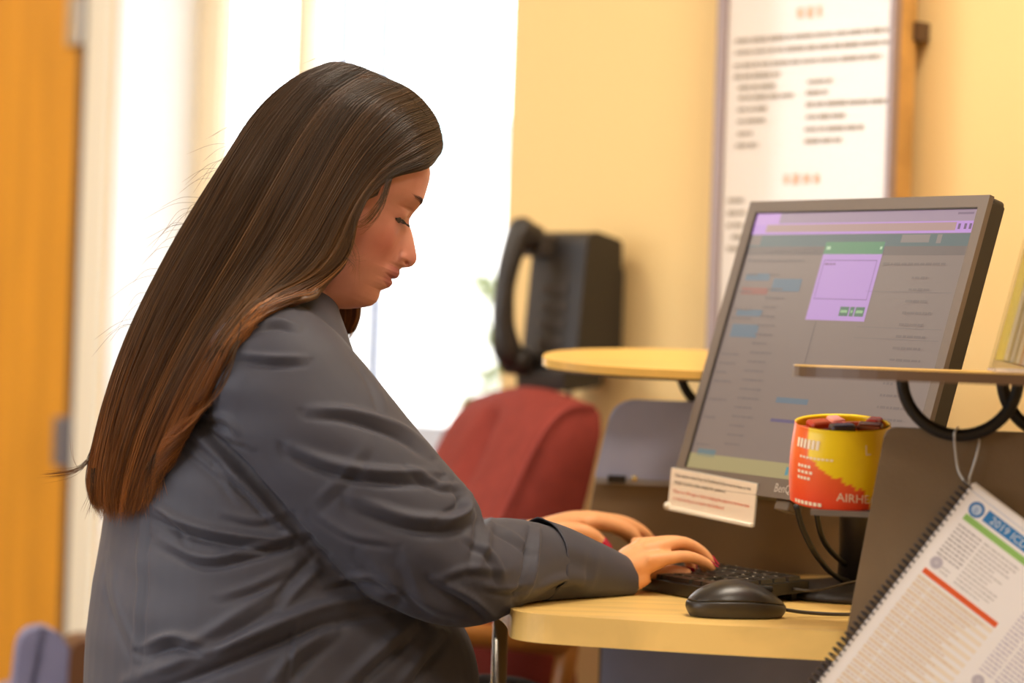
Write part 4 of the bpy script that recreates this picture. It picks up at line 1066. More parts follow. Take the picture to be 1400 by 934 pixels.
for i, u in enumerate(us):
    fc = 0.5 * (ffb[i] + fbk[i]) - 2
    ct_, st_ = np.cos(th), np.sin(th); ex = 2.15
    f = fc + np.where(ct_ > 0, ffb[i] - fc, fc - fbk[i]) * np.sign(ct_) * np.abs(ct_) ** (2 / ex)
    l = wid[i] * np.sign(st_) * np.abs(st_) ** (2 / ex)
    al = np.abs(l); front = np.clip(ct_ * 3, 0, 1)
    g = np.exp(-(al / sig[i]) ** 2)
    f = f + (prof[i] - ffb[i]) * g * front
    nose = (al < 34) * front
    wing = np.exp(-((f - 75) / 6.0) ** 2 - ((u + 26) / 7.0) ** 2); crease = np.exp(-((f - 67.5) / 2.2) ** 2 - ((u + 25) / 8.0) ** 2); nos = np.exp(-((f - 81.5 + (u + 30) * 0.5) / 3.4) ** 2 - ((u + 30.5) / 2.4) ** 2)
    l = l + np.sign(l) * nose * (3.6 * wing - 2.6 * crease - np.minimum(6.5, al * 0.75) * nos)      # wing, crease and nostril of the nose
    al = np.abs(l)
    f = f + front * 6.0 * np.exp(-((al - 29) / 14) ** 2 - ((u - 27) / 9.5) ** 2)               # lidded eye
    f = f - front * 2.2 * np.exp(-((al - 30) / 15) ** 2 - ((u - 37.5) / 2.6) ** 2)             # lid crease
    f = f - front * 3.2 * np.exp(-((al - 30) / 13) ** 2 - ((u - 18.5) / 2.2) ** 2)             # lash line
    f = f + front * 3.0 * np.exp(-((al - 34) / 18) ** 2 - ((u - 52) / 9) ** 2)                 # brow ridge
    f = f + front * 4.0 * np.exp(-((al - 44) / 20) ** 2 - ((u + 8) / 22) ** 2)                 # cheek
    f = f - front * 3.6 * np.exp(-((u + 59 - al * 0.16) / 1.9) ** 2) * (al < 40) * np.exp(-(al / 24) ** 4)   # mouth line
    lw = 27.0
    mouth = np.exp(-(al / lw) ** 6) * front
    up_l = ((u < -43 + al * 0.10) & (u > -59 + al * 0.16)).astype(float); lo_l = ((u <= -59 + al * 0.16) & (u > -76 + al * 0.42)).astype(float)
    lm = (mouth * np.maximum(up_l, lo_l))[:, None]
    bl_ = (0.75 * np.exp(-((al - 50) / 26) ** 2 - ((u + 18) / 30) ** 2) * front)[:, None] + 0.5 * (np.exp(-(al / 14) ** 2 - ((u + 20) / 14) ** 2) * front)[:, None]
    col = skin * (1 - bl_) + blush * bl_
    nd = (front * np.exp(-((al - 8.5) / 4.0) ** 2 - ((u + 36.5) / 3.4) ** 2))[:, None] * 0.65
    col = col * (1 - 0.8 * lm) + lipc * 0.8 * lm
    C.append(col)
    P = np.array(HO)[None] + (np.outer(f, HF) + np.outer(l, HL) + u * np.array(HU)[None]) * PXM
    V.append(P)
Vh = np.vstack(V); Ch = np.vstack(C); Fh = []
nr = len(us)
for j in range(nr - 1):
    for k in range(NT):
        p, q = j * NT + k, j * NT + (k + 1) % NT
        Fh.append((p, q, q + NT, p + NT))
Fh.append(tuple((nr - 1) * NT + k for k in range(NT)))
# ------------------------------------------------------------------ arms, hands, neck and trunk of the body
def chain(st, n=18, sides=16): return px_tube(st, n, sides)
mm = lambda v, D: v * 1e-3 * FPX / D
def finger(J, rad, n=20):
    """J: joints (px, py, D); rad in mm"""
    st = [(j[0], j[1], j[2], mm(r, j[2])) for j, r in zip(J, rad)]
    S = catmull(st, n); P = [W(*s[:3]) for s in S]; R = [s[3] * s[2] / FPX for s in S]
    # round fingertip
    d = (P[-1] - P[-2]).normalized(); r = R[-1]
    for a in (0.35, 0.7, 0.92): P.append(P[n - 1] + d * r * a); R.append(r * math.sqrt(1 - a * a))
    return tube_geo(P, R, 16)
FR = [9.2, 8.6, 7.8, 6.8]
RH = {  # right hand, seen from the little-finger side
    'little': ([(884, 766, 3.075), (907, 764, 3.080), (938, 761, 3.092), (961, 768, 3.105), (973, 776, 3.112)], [9.0, 8.6, 7.6, 6.8, 5.6]),
    'ring': ([(880, 752, 3.09), (902, 748, 3.095), (931, 742, 3.110), (957, 753, 3.125), (973, 770, 3.132)], [9.8, 9.4, 8.4, 7.4, 6.2]),
    'middle': ([(872, 746, 3.11), (894, 744, 3.115), (928, 742, 3.130), (953, 757, 3.148), (963, 776, 3.152)], [10, 9.6, 8.6, 7.6, 6.4]),
    'index': ([(864, 746, 3.13), (884, 745, 3.135), (914, 744, 3.150), (938, 760, 3.165), (946, 780, 3.170)], [10, 9.6, 8.6, 7.6, 6.4]),
    'thumb': ([(852, 792, 3.12), (878, 788, 3.135), (906, 782, 3.145), (926, 783, 3.145), (938, 784, 3.142)], [12.5, 12.0, 10.0, 9.0, 7.4]),
}
rw = (840, 790, 3.088)
parts_r = [finger(*v) for v in RH.values()]
for k, r0m, r1m in (('little', 14, 12.0), ('ring', 15, 12.5), ('middle', 15, 12.5), ('index', 15, 12)):
    j = RH[k][0][1]; parts_r.append(px_tube([(*rw, mm(r0m + 3, rw[2])), ((rw[0] + j[0]) / 2 - 2, (rw[1] + j[1]) / 2 - 3, (rw[2] + j[2]) / 2, mm((r0m + r1m) / 2 + 2.5, 3.09)), (*j, mm(r1m - 2, j[2]))], 14, 18))
parts_r.append(px_tube([(*rw, mm(19, 3.09)), (866, 792, 3.085, mm(15, 3.08)), (886, 784, 3.085, mm(11, 3.08))], 12, 18))     # heel of the hand
parts_r.append(px_tube([(640, 785, 2.90, 40), (720, 776, 2.97, 38), (790, 782, 3.04, 27), (*rw, mm(19.5, 3.09))], 20, 20))       # forearm
LH = {
    'index': ([(796, 716, 3.255), (812, 713, 3.26), (842, 719, 3.275), (866, 732, 3.29), (879, 748, 3.295)], [10, 9.8, 8.8, 7.8, 6.6]),
    'middle': ([(800, 712, 3.275), (820, 710, 3.28), (855, 715, 3.295), (880, 728, 3.31), (892, 742, 3.315)], [10, 9.6, 8.6, 7.6, 6.4]),
    'ring': ([(800, 713, 3.295), (822, 713, 3.30), (855, 719, 3.315), (876, 732, 3.33), (886, 748, 3.335)], [9.6, 9.2, 8.2, 7.4, 6.2]),
    'little': ([(798, 717, 3.315), (818, 718, 3.32), (842, 724, 3.33), (860, 736, 3.34), (868, 748, 3.345)], [9, 8.4, 7.4, 6.6, 5.6]),
    'thumb': ([(752, 732, 3.25), (776, 727, 3.235), (799, 728, 3.23), (815, 736, 3.235), (824, 745, 3.24)], [13, 12.5, 10.5, 9.4, 7.6]),
}
lw_ = (738, 730, 3.27)
parts_l = [finger(*v) for v in LH.values()]
for k, r0m, r1m in (('index', 15, 13), ('middle', 15, 13), ('ring', 15, 12.5), ('little', 14, 11.5)):
    j = LH[k][0][1]; parts_l.append(px_tube([(*lw_, mm(r0m + 4, 3.27)), ((lw_[0] + j[0]) / 2 + 4, (lw_[1] + j[1]) / 2 - 4, (lw_[2] + j[2]) / 2, mm((r0m + r1m) / 2 + 2.5, 3.27)), (*j, mm(r1m - 2, j[2]))], 14, 18))
parts_l.append(px_tube([(*lw_, mm(20, 3.27)), (700, 742, 3.28, 28), (640, 752, 3.31, 34), (575, 748, 3.33, 40)], 16, 20))
trunk = px_tube([(452, 330, 3.0, 50), (430, 385, 3.0, 49), (398, 440, 3.02, 50), (368, 500, 3.05, 80), (360, 600, 3.06, 105), (368, 740, 3.06, 125), (385, 900, 3.06, 150), (388, 1040, 3.06, 150)], 44, 32)
arm_r = px_tube([(368, 520, 3.0, 45), (400, 560, 2.92, 50), (510, 680, 2.885, 48), (590, 750, 2.885, 45), (640, 785, 2.90, 42), (720, 776, 2.97, 36)], 30, 22)
arm_l = px_tube([(368, 530, 3.08, 45), (400, 590, 3.24, 45), (480, 690, 3.30, 44), (560, 752, 3.33, 40), (640, 752, 3.31, 34)], 30, 22)
hv, he, hf = remesh(parts_r + parts_l + [trunk, arm_r, arm_l], 0.0022, 5, 0.5)
k0 = len(Vh)
Vb = np.vstack([Vh, hv]); Fb = Fh + [tuple(i + k0 for i in f) for f in hf]
hand_skin_bounce = np.array(lin((232, 168, 116)))  # warm bounce off the desk is put into the hands' colour
hx_, hy_ = proj_np(hv)
Cb = np.vstack([Ch, np.tile(hand_skin_bounce, (len(hv), 1))])
neck = np.exp(-((hx_ - 430) / 60) ** 2 - ((hy_ - 400) / 60) ** 2)[:, None]
Cb[k0:] = hand_skin_bounce * (1 - neck) + skin * neck
body = mesh_obj('body', Vb, Fb, None, person, True)
ca = body.data.color_attributes.new('tone', 'FLOAT_COLOR', 'POINT')
ca.data.foreach_set('color', np.hstack([Cb, np.ones((len(Cb), 1))]).astype(np.float32).ravel())
sm = bpy.data.materials.new('skin'); sm.use_nodes = True; nt = sm.node_tree; b = nt.nodes['Principled BSDF']
at = nt.nodes.new('ShaderNodeAttribute'); at.attribute_name = 'tone'
nz = nt.nodes.new('ShaderNodeTexNoise'); nz.inputs['Scale'].default_value = 40; nz.inputs['Detail'].default_value = 4
mxn = nt.nodes.new('ShaderNodeMix'); mxn.data_type = 'RGBA'; mxn.blend_type = 'MULTIPLY'; mxn.inputs[0].default_value = 0.22
rmp = nt.nodes.new('ShaderNodeValToRGB'); rmp.color_ramp.elements[0].color = (0.72, 0.6, 0.56, 1); rmp.color_ramp.elements[1].color = (1, 1, 1, 1); rmp.color_ramp.elements[0].position = 0.3; rmp.color_ramp.elements[1].position = 0.65
nt.links.new(nz.outputs['Fac'], rmp.inputs[0]); nt.links.new(at.outputs['Color'], mxn.inputs[6]); nt.links.new(rmp.outputs[0], mxn.inputs[7])
nt.links.new(mxn.outputs[2], b.inputs['Base Color'])
b.inputs['Roughness'].default_value = 0.45; b.inputs['Specular IOR Level'].default_value = 0.35
b.inputs['Subsurface Weight'].default_value = 0.12; b.inputs['Subsurface Radius'].default_value = (0.006, 0.0025, 0.0015); b.inputs['Subsurface Scale'].default_value = 1.0
n2 = nt.nodes.new('ShaderNodeTexNoise'); n2.inputs['Scale'].default_value = 700; bp = nt.nodes.new('ShaderNodeBump'); bp.inputs['Strength'].default_value = 0.08; bp.inputs['Distance'].default_value = 0.001
nt.links.new(n2.outputs['Fac'], bp.inputs['Height']); nt.links.new(bp.outputs[0], b.inputs['Normal'])
body.data.materials.append(sm)
# ------------------------------------------------------------------ fingernails
nail_m = mat('nail_crimson', (190, 18, 62), 0.18, coat=0.5)
def nail(J, rad, outv, scale=1.0):
    a, b_ = W(*J[-2]), W(*J[-1]); d = (b_ - a).normalized(); r = rad[-1] * 1e-3
    up_ = (outv - d * outv.dot(d)).normalized(); sd = d.cross(up_)
    V, F = [], []; n1, n2_ = 8, 8
    for i in range(n1 + 1):
        s = i / n1; x = (-0.9 + 2.2 * s) * r
        for j in range(n2_ + 1):
            t = (j / n2_ - 0.5) * 2
            wv = 0.80 * (1 - 0.35 * max(0, s - 0.6) ** 2 / 0.16 - 0.25 * max(0, 0.25 - s) / 0.25)
            ph = t * wv * 1.15
            rr = r * 1.10 * (1 - 0.16 * s) * scale
            V.append(b_ + d * x + up_ * (rr * math.cos(ph)) + sd * (rr * math.sin(ph)))
    for i in range(n1):
        for j in range(n2_):
            p = i * (n2_ + 1) + j; F.append((p, p + 1, p + n2_ + 2, p + n2_ + 1))
    o = mesh_obj('fingernail', V, F, nail_m, person, True)
    md = o.modifiers.new('s', 'SOLIDIFY'); md.thickness = 0.0007; md.offset = 0
upv = Vector((0.25, -0.25, 0.9)).normalized()
for k in ('little', 'ring', 'middle', 'index'): nail(RH[k][0], RH[k][1], (Z3 + PF * 0.8 + PR * (0.35 if k == 'ring' else 0.1)).normalized(), 1.06)
for k in ('little', 'ring', 'middle', 'index'): nail(LH[k][0], LH[k][1], (Z3 + PF * 0.8).normalized(), 1.06)
nail(LH['thumb'][0], LH['thumb'][1], (PR * 1.0 + Z3 * 0.25 + PF * 0.3).normalized(), 1.08)
nail(RH['thumb'][0], RH['thumb'][1], (-PR + Z3 * 0.5).normalized(), 1.05)
# ------------------------------------------------------------------ eyes, lashes, brows
eye_w = mat('eye_white', (92, 72, 62), 0.2); brow_m = mat('brow_brown', (84, 54, 40), 0.6); dark_hair = mat('lash_dark', (34, 24, 18), 0.5)
for sgn in (1, -1):
    c = H(40.3, 30 * sgn, 20.5); r = 13.4 * PXM
    V, F = [], []
    for i in range(13):
        a = math.pi * i / 12
        for j in range(20):
            b_ = 2 * math.pi * j / 20
            V.append(c + (HF * math.cos(a) + HL * math.sin(a) * math.cos(b_) + HU * math.sin(a) * math.sin(b_)) * r)
    for i in range(12):
        for j in range(20):
            p, q = i * 20 + j, i * 20 + (j + 1) % 20; F.append((p, q, q + 20, p + 20))
    mesh_obj('eyeball', V, F, eye_w, person, True)
def strands_mesh(name, P, R, m, parent, cols=None, sides=3):
    """P (n, k, 3) strand points, R (n, k) radii -> one mesh of thin tubes"""
    P = np.asarray(P, float); n, k, _ = P.shape
    T = np.gradient(P, axis=1); T /= np.linalg.norm(T, axis=2)[..., None] + 1e-12
    vd = P - np.array([0, 0, CAMZ]); U = np.cross(T, vd); U /= np.linalg.norm(U, axis=2)[..., None] + 1e-12
    Vv = np.cross(T, U)
    ang = np.arange(sides) * 2 * np.pi / sides
    X = P[:, :, None, :] + R[:, :, None, None] * (np.cos(ang)[None, None, :, None] * U[:, :, None, :] + np.sin(ang)[None, None, :, None] * Vv[:, :, None, :])
    verts = X.reshape(-1, 3)
    base = (np.arange(n)[:, None, None] * k + np.arange(k - 1)[None, :, None]) * sides
    s = np.arange(sides)[None, None, :]; s2 = (np.arange(sides) + 1) % sides
    f = np.stack([base + s, base + s2[None, None, :], base + sides + s2[None, None, :], base + sides + s], -1).reshape(-1, 4)
    me = bpy.data.meshes.new(name)
    me.vertices.add(len(verts)); me.vertices.foreach_set('co', verts.astype(np.float32).ravel())
    me.loops.add(f.size); me.loops.foreach_set('vertex_index', f.astype(np.int32).ravel())
    me.polygons.add(len(f)); me.polygons.foreach_set('loop_start', np.arange(0, f.size, 4, dtype=np.int32)); me.polygons.foreach_set('loop_total', np.full(len(f), 4, np.int32))
    me.polygons.foreach_set('use_smooth', np.ones(len(f), bool)); me.update(); me.validate()
    if cols is not None:
        ca_ = me.color_attributes.new('tone', 'FLOAT_COLOR', 'POINT')
        cc = np.repeat(cols.reshape(-1, 3), sides, axis=0)
        ca_.data.foreach_set('color', np.hstack([cc, np.ones((len(cc), 1))]).astype(np.float32).ravel())
    me.materials.append(m)
    o = link(bpy.data.objects.new(name, me), parent); o['kind'] = 'stuff'
    return o
def head_front(l, u):
    """f of the face surface at (l, u) by the same tables (eye and brow zone)"""
    i = int(np.argmin(np.abs(us - u))); row = Vh[i * NT:(i + 1) * NT]
    d = (row - np.array(HO)) / PXM; ff_ = d @ np.array(HF); ll = d @ np.array(HL)
    m = ff_ > 0
    k = np.argmin(np.abs(ll - l) + (~m) * 1e6); return ff_[k]
rs = np.random.default_rng(5)
for sgn in (1, -1):
    Ps = []
    for i in range(90):
        l = rs.uniform(12, 44); u = 49 + 6 * math.sin((l - 12) / 40 * 2.2) + rs.uniform(-2.6, 2.6) * (1 - 0.6 * (l - 12) / 40)
        f = head_front(l * sgn, u)
        Ps.append([H(f + 0.8, l * sgn, u), H(f + 1.6, (l + 3) * sgn, u + 2.5), H(head_front((l + 7) * sgn, u + 3) + 1.0, (l + 7) * sgn, u + 3.0)])
    strands_mesh('eyebrow', Ps, np.full((90, 3), 0.00016) * np.array([1, 0.9, 0.3]), brow_m, person)
    Ps = []
    for i in range(60):
        l = rs.uniform(17, 43); u = 19.5 + 1.5 * math.cos((l - 30) / 9); f = head_front(l * sgn, u + 3) + 0.5
        Ps.append([H(f, l * sgn, u), H(f + 5, (l + (l - 28) * 0.15) * sgn, u - 3.0), H(f + 9.5, (l + (l - 28) * 0.3) * sgn, u - 3.2 + rs.uniform(-1, 1))])
    strands_mesh('eyelashes', Ps, np.full((60, 3), 0.0003) * np.array([1, 0.8, 0.25]), dark_hair, person)
    P = [H(head_front(l * sgn, 21) + 0.6, l * sgn, 19.5 + 1.5 * math.cos((l - 30) / 9)) for l in np.linspace(15, 45, 14)]
    tube('lash_line', P, 0.0011, dark_hair, person, 6)
# ------------------------------------------------------------------ hair
HMID = 3.0
G = [  # near side first, then over the back to the far side; (px, py, mm towards the camera)
    [(598, 212, 8), (578, 233, 42), (540, 243, 74), (512, 262, 90), (492, 298, 96), (482, 340, 97), (466, 366, 95), (434, 390, 92), (388, 402, 96), (346, 426, 104), (320, 470, 110), (292, 530, 112), (248, 578, 110)],
    [(600, 196, 6), (565, 215, 50), (525, 238, 82), (492, 280, 97), (472, 330, 101), (446, 368, 100), (408, 390, 98), (365, 408, 100), (326, 445, 106), (298, 495, 110), (268, 550, 110), (242, 592, 108), (228, 615, 106)],
    [(590, 166, 5), (545, 190, 54), (505, 228, 86), (468, 285, 102), (436, 345, 105), (400, 382, 104), (356, 408, 103), (318, 450, 106), (284, 505, 108), (256, 562, 107), (236, 610, 104), (222, 640, 102), (212, 662, 100)],
    [(563, 131, 4), (515, 160, 54), (474, 205, 87), (436, 270, 104), (398, 335, 108), (356, 388, 107), (314, 438, 106), (276, 497, 106), (246, 556, 104), (224, 606, 100), (208, 645, 96), (198, 672, 94), (192, 690, 92)],
    [(524, 104, 3), (474, 135, 50), (432, 185, 84), (392, 255, 102), (350, 330, 106), (304, 402, 104), (264, 466, 100), (232, 526, 96), (206, 582, 90), (190, 628, 84), (180, 660, 80), (174, 684, 78), (170, 702, 76)],
    [(486, 88, 0), (436, 115, 42), (392, 165, 72), (350, 232, 90), (304, 312, 94), (256, 396, 90), (218, 468, 84), (190, 532, 76), (170, 590, 70), (158, 634, 64), (152, 664, 60), (150, 688, 58), (150, 706, 56)],
    [(458, 84, -6), (412, 104, 22), (366, 148, 44), (322, 212, 58), (276, 290, 60), (226, 378, 56), (190, 454, 50), (164, 522, 44), (148, 582, 38), (138, 628, 34), (134, 660, 32), (134, 684, 30), (138, 702, 30)],
    [(444, 87, -16), (396, 111, -2), (347, 154, 8), (299, 227, 12), (246, 312, 10), (194, 410, 6), (162, 484, 2), (140, 550, 0), (126, 604, -2), (118, 640, -4), (116, 664, -4), (120, 684, -4), (128, 700, -4)],
    [(452, 90, -26), (404, 118, -40), (352, 166, -48), (304, 238, -50), (252, 322, -50), (200, 418, -48), (168, 492, -46), (146, 558, -44), (134, 610, -42), (128, 644, -40), (128, 666, -38), (132, 684, -38), (140, 696, -36)],
    [(480, 96, -26), (432, 132, -66), (382, 190, -84), (334, 262, -90), (282, 346, -90), (230, 434, -86), (196, 506, -80), (172, 570, -74), (158, 616, -70), (150, 646, -66), (148, 668, -64), (150, 684, -62), (154, 694, -60)],
    [(520, 108, -22), (474, 150, -74), (426, 212, -98), (380, 284, -104), (330, 360, -104), (280, 436, -100), (240, 508, -94), (210, 572, -88), (194, 616, -84), (184, 646, -80), (180, 666, -78), (180, 682, -76), (182, 692, -74)],
    [(560, 134, -18), (520, 172, -72), (478, 226, -98), (440, 290, -106), (400, 350, -110), (356, 406, -108), (312, 466, -104), (276, 526, -100), (250, 580, -96), (234, 616, -92), (226, 640, -90), (222, 660, -88), (220, 676, -86)],
]
FFAR = [  # far side hair falling forward of the far shoulder
    [(560, 134, -18), (536, 168, -70), (508, 215, -94), (484, 270, -102), (468, 325, -104), (456, 370, -100), (450, 405, -96), (452, 430, -92), (456, 446, -90)],
    [(582, 156, -14), (556, 190, -66), (526, 236, -92), (504, 288, -100), (488, 335, -100), (478, 378, -96), (474, 410, -92), (474, 436, -88), (470, 454, -86)],
    [(598, 190, -8), (574, 222, -56), (546, 256, -84), (522, 300, -94), (506, 345, -94), (496, 385, -90), (492, 412, -86), (490, 434, -84), (482, 450, -82)],
]
def patch(Gs, ku, kv, L0=HMID, ext=1.0):
    Gs = [list(g) + [tuple(g[-1][k] + ext * (g[-1][k] - g[-2][k]) for k in range(3))] for g in Gs]
    A = np.array([catmull([(p[0], p[1], L0 - p[2] * 1e-3) for p in g], kv) for g in Gs])      # (ng, kv, 3)
    B = np.stack([catmull(A[:, j, :], ku) for j in range(kv)], 1)                                # (ku, kv, 3)
    return B
def px_world(B):
    dx, dy, D = B[..., 0] - 700, B[..., 1] - 467, B[..., 2]
    return np.stack([(dx * CR + dy * SR) / FPX * D, D, CAMZ + (dx * SR - dy * CR) / FPX * D], -1)
camp = Vector((0, 0, CAMZ))
def blur2(A, k=2):
    for _ in range(k):
        P_ = np.pad(A, 1, mode='edge'); A = (P_[:-2, 1:-1] + P_[2:, 1:-1] + P_[1:-1, :-2] + P_[1:-1, 2:] + 2 * A) / 6
    return A
def push_out(Pw, gap):
    """lift the hair smoothly in front of the cloth it lies on"""
    need = np.zeros(Pw.shape[:2]); dirs = Pw - np.array(camp); dist = np.linalg.norm(dirs, axis=2); dirs = dirs / dist[..., None]
    for i in range(Pw.shape[0]):
        for j in range(Pw.shape[1]):
            hit = bvh_b.ray_cast(camp, Vector(dirs[i, j]), dist[i, j] + gap)
            if hit[0] is not None and hit[3] > 2.5: need[i, j] = dist[i, j] - hit[3] + gap
    fld = need.copy()
    for _ in range(40): fld = np.maximum(need, blur2(fld, 2))
    fld = blur2(fld, 10)
    return Pw - dirs * fld[..., None]
bvh_h = BVHTree.FromPolygons([Vector(v) for v in Vh], Fh)
def clear_head(Bw, gap=0.013):
    """keep the hair off the scalp"""
    c = np.array(H(-30, 0, 30)); need = np.zeros(Bw.shape[:2]); d = Bw - c; L = np.linalg.norm(d, axis=2); d = d / L[..., None]
    for i in range(Bw.shape[0]):
        for j in range(Bw.shape[1]):
            if L[i, j] > 0.3: continue
            hit = bvh_h.ray_cast(Vector(c), Vector(d[i, j]), 0.4)
            if hit[0] is not None: need[i, j] = max(0.0, hit[3] + gap - L[i, j])
    fld = need.copy()
    for _ in range(12): fld = np.maximum(need, blur2(fld, 1))
    return Bw + d * blur2(fld, 1)[..., None]
KU, KV = 140, 56
B = px_world(patch(G, KU, KV))
nearmask = np.linspace(0, 1, KU) < 0.60
B = clear_head(B)
B[nearmask] = push_out(B[nearmask], 0.015)
def grid_normals(B):
    du, dv = np.gradient(B, axis=0), np.gradient(B, axis=1)
    n = np.cross(du, dv); return n / (np.linalg.norm(n, axis=2)[..., None] + 1e-12)
hair_cols = [np.array(lin(c)) for c in ((46, 32, 20), (72, 50, 30), (98, 66, 36), (128, 82, 38))]
hm = bpy.data.materials.new('brown_hair'); hm.use_nodes = True; nt = hm.node_tree; b = nt.nodes['Principled BSDF']
at = nt.nodes.new('ShaderNodeAttribute'); at.attribute_name = 'tone'; nt.links.new(at.outputs['Color'], b.inputs['Base Color'])
b.inputs['Roughness'].default_value = 0.42; b.inputs['Specular IOR Level'].default_value = 0.45
def hair_colour(rng_, n, k, tint0):
    """root to tip: dark brown to auburn"""
    v = np.linspace(0, 1, k)[None, :, None]
    dark, mid, tip = np.array(lin((60, 42, 27))), np.array(lin((96, 67, 39))), np.array(lin((156, 96, 42)))
    base = np.where(v < 0.5, dark + (mid - dark) * (v / 0.5), mid + (tip - mid) * ((v - 0.5) / 0.5))
    return base * tint0[:, None, None]
def make_hair(B, n, nclump, seed, ends=(0.86, 1.0), r0=0.00024, name='hair_strands', depth=0.009, tipfan=0.06):
    rg = np.random.default_rng(seed); ku, kv, _ = B.shape
    Nn = grid_normals(B); cdir = np.array([0, 0, CAMZ]) - B.mean((0, 1))
    if (Nn.mean((0, 1)) @ cdir) < 0: Nn = -Nn
    kk = 40
    uc = rg.random(nclump); uc = np.where((uc < 0.16) & (rg.random(nclump) < 0.5), 0.16 + 0.84 * rg.random(nclump), uc); cdep = rg.random(nclump) * depth; ctint = np.exp(rg.normal(-0.1, 0.42, nclump)); cend = rg.uniform(ends[0], ends[1], nclump)
    cl = rg.integers(0, nclump, n); du = rg.normal(0, 0.012, n)
    v = np.linspace(0, 1, kk)[None, :]
    vend = np.clip(1.0 - (1.0 - cend[cl]) - np.abs(rg.normal(0, 0.055, n)), 0.5, 1.0)[:, None]
    vv = v * vend
    clumpf = 1.0 - 0.55 * np.clip((vv - 0.25) / 0.6, 0, 1)
    wig = 0.004 * np.sin(vv * rg.uniform(4, 9, n)[:, None] + rg.uniform(0, 6.28, n)[:, None]) * vv
    u = uc[cl][:, None] + du[:, None] * clumpf + wig + (rg.normal(0, tipfan, n)[:, None] * np.clip((vv - 0.8) / 0.2, 0, 1) ** 2 * 0.5)
    u = np.clip(u, 0, 1) * (ku - 1); w_ = vv * (kv - 1)
    i = np.clip(u.astype(int), 0, ku - 2); j = np.clip(w_.astype(int), 0, kv - 2); fu, fw = (u - i)[..., None], (w_ - j)[..., None]
    bil = lambda A: A[i, j] * (1 - fu) * (1 - fw) + A[i + 1, j] * fu * (1 - fw) + A[i, j + 1] * (1 - fu) * fw + A[i + 1, j + 1] * fu * fw
    P = bil(B); Q = bil(Nn)
    dep = (cdep[cl] + rg.random(n) * 0.004)[:, None] + 0.0012 * np.sin(vv * rg.uniform(3, 8, n)[:, None] + rg.uniform(0, 6.28, n)[:, None])
    P = P - Q * (dep * np.clip(vv * 6 + 0.25, 0, 1))[..., None]
    R = r0 * rg.uniform(0.7, 1.25, n)[:, None] * np.clip((1.02 - v) * 4, 0.12, 1)
    return strands_mesh(name, P, R, hm, hair_obj, hair_colour(rg, n, kk, ctint[cl] * rg.uniform(0.85, 1.15, n)))
def shell(B, inset, name, tint=0.45, keep=lambda a, c: True):
    Nn = grid_normals(B); cdir = np.array([0, 0, CAMZ]) - B.mean((0, 1))
    if (Nn.mean((0, 1)) @ cdir) < 0: Nn = -Nn
    ku, kv, _ = B.shape
    ta = np.linspace(0, 1, kv)[None, :, None]
    P = B - Nn * (inset * np.clip(ta * 8 + 0.3, 0, 1))
    F = [(i * kv + j, (i + 1) * kv + j, (i + 1) * kv + j + 1, i * kv + j + 1) for i in range(ku - 1) for j in range(kv - 1) if keep(i / ku, j / KV)]
    return P.reshape(-1, 3), F
Vs, Fs = shell(B[:, :50], 0.012, 'hair', keep=lambda a, c: c < 0.56 + 1.0 * max(0, a - 0.12) and c < 0.70 + 0.03 * math.sin(a * 60))
hair_obj = mesh_obj('hair', Vs, Fs, None, person, True)
md = hair_obj.modifiers.new('s', 'SOLIDIFY'); md.thickness = 0.006; md.offset = 0
ca_ = hair_obj.data.color_attributes.new('tone', 'FLOAT_COLOR', 'POINT')
cc = np.tile((hair_colour(None, 1, 50, np.array([0.5])))[0], (KU, 1)); ca_.data.foreach_set('color', np.hstack([cc, np.ones((len(cc), 1))]).astype(np.float32).ravel())
hair_obj.data.materials.append(hm)
make_hair(B, 9500, 520, 11, (0.78, 1.0), r0=0.00032)
Bf = clear_head(px_world(patch(FFAR, 30, 30)), 0.010)
Vf, Ff2 = shell(Bf[:, :27], 0.004, 'f')
o = mesh_obj('hair_lock', Vf, Ff2, None, hair_obj, True); o.data.materials.append(hm)
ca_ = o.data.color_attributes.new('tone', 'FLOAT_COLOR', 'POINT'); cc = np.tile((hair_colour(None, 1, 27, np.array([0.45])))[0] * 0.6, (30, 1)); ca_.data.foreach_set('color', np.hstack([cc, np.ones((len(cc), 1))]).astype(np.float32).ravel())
md = o.modifiers.new('s', 'SOLIDIFY'); md.thickness = 0.005; md.offset = 0
make_hair(Bf, 900, 50, 12, (0.9, 1.0), depth=0.006)
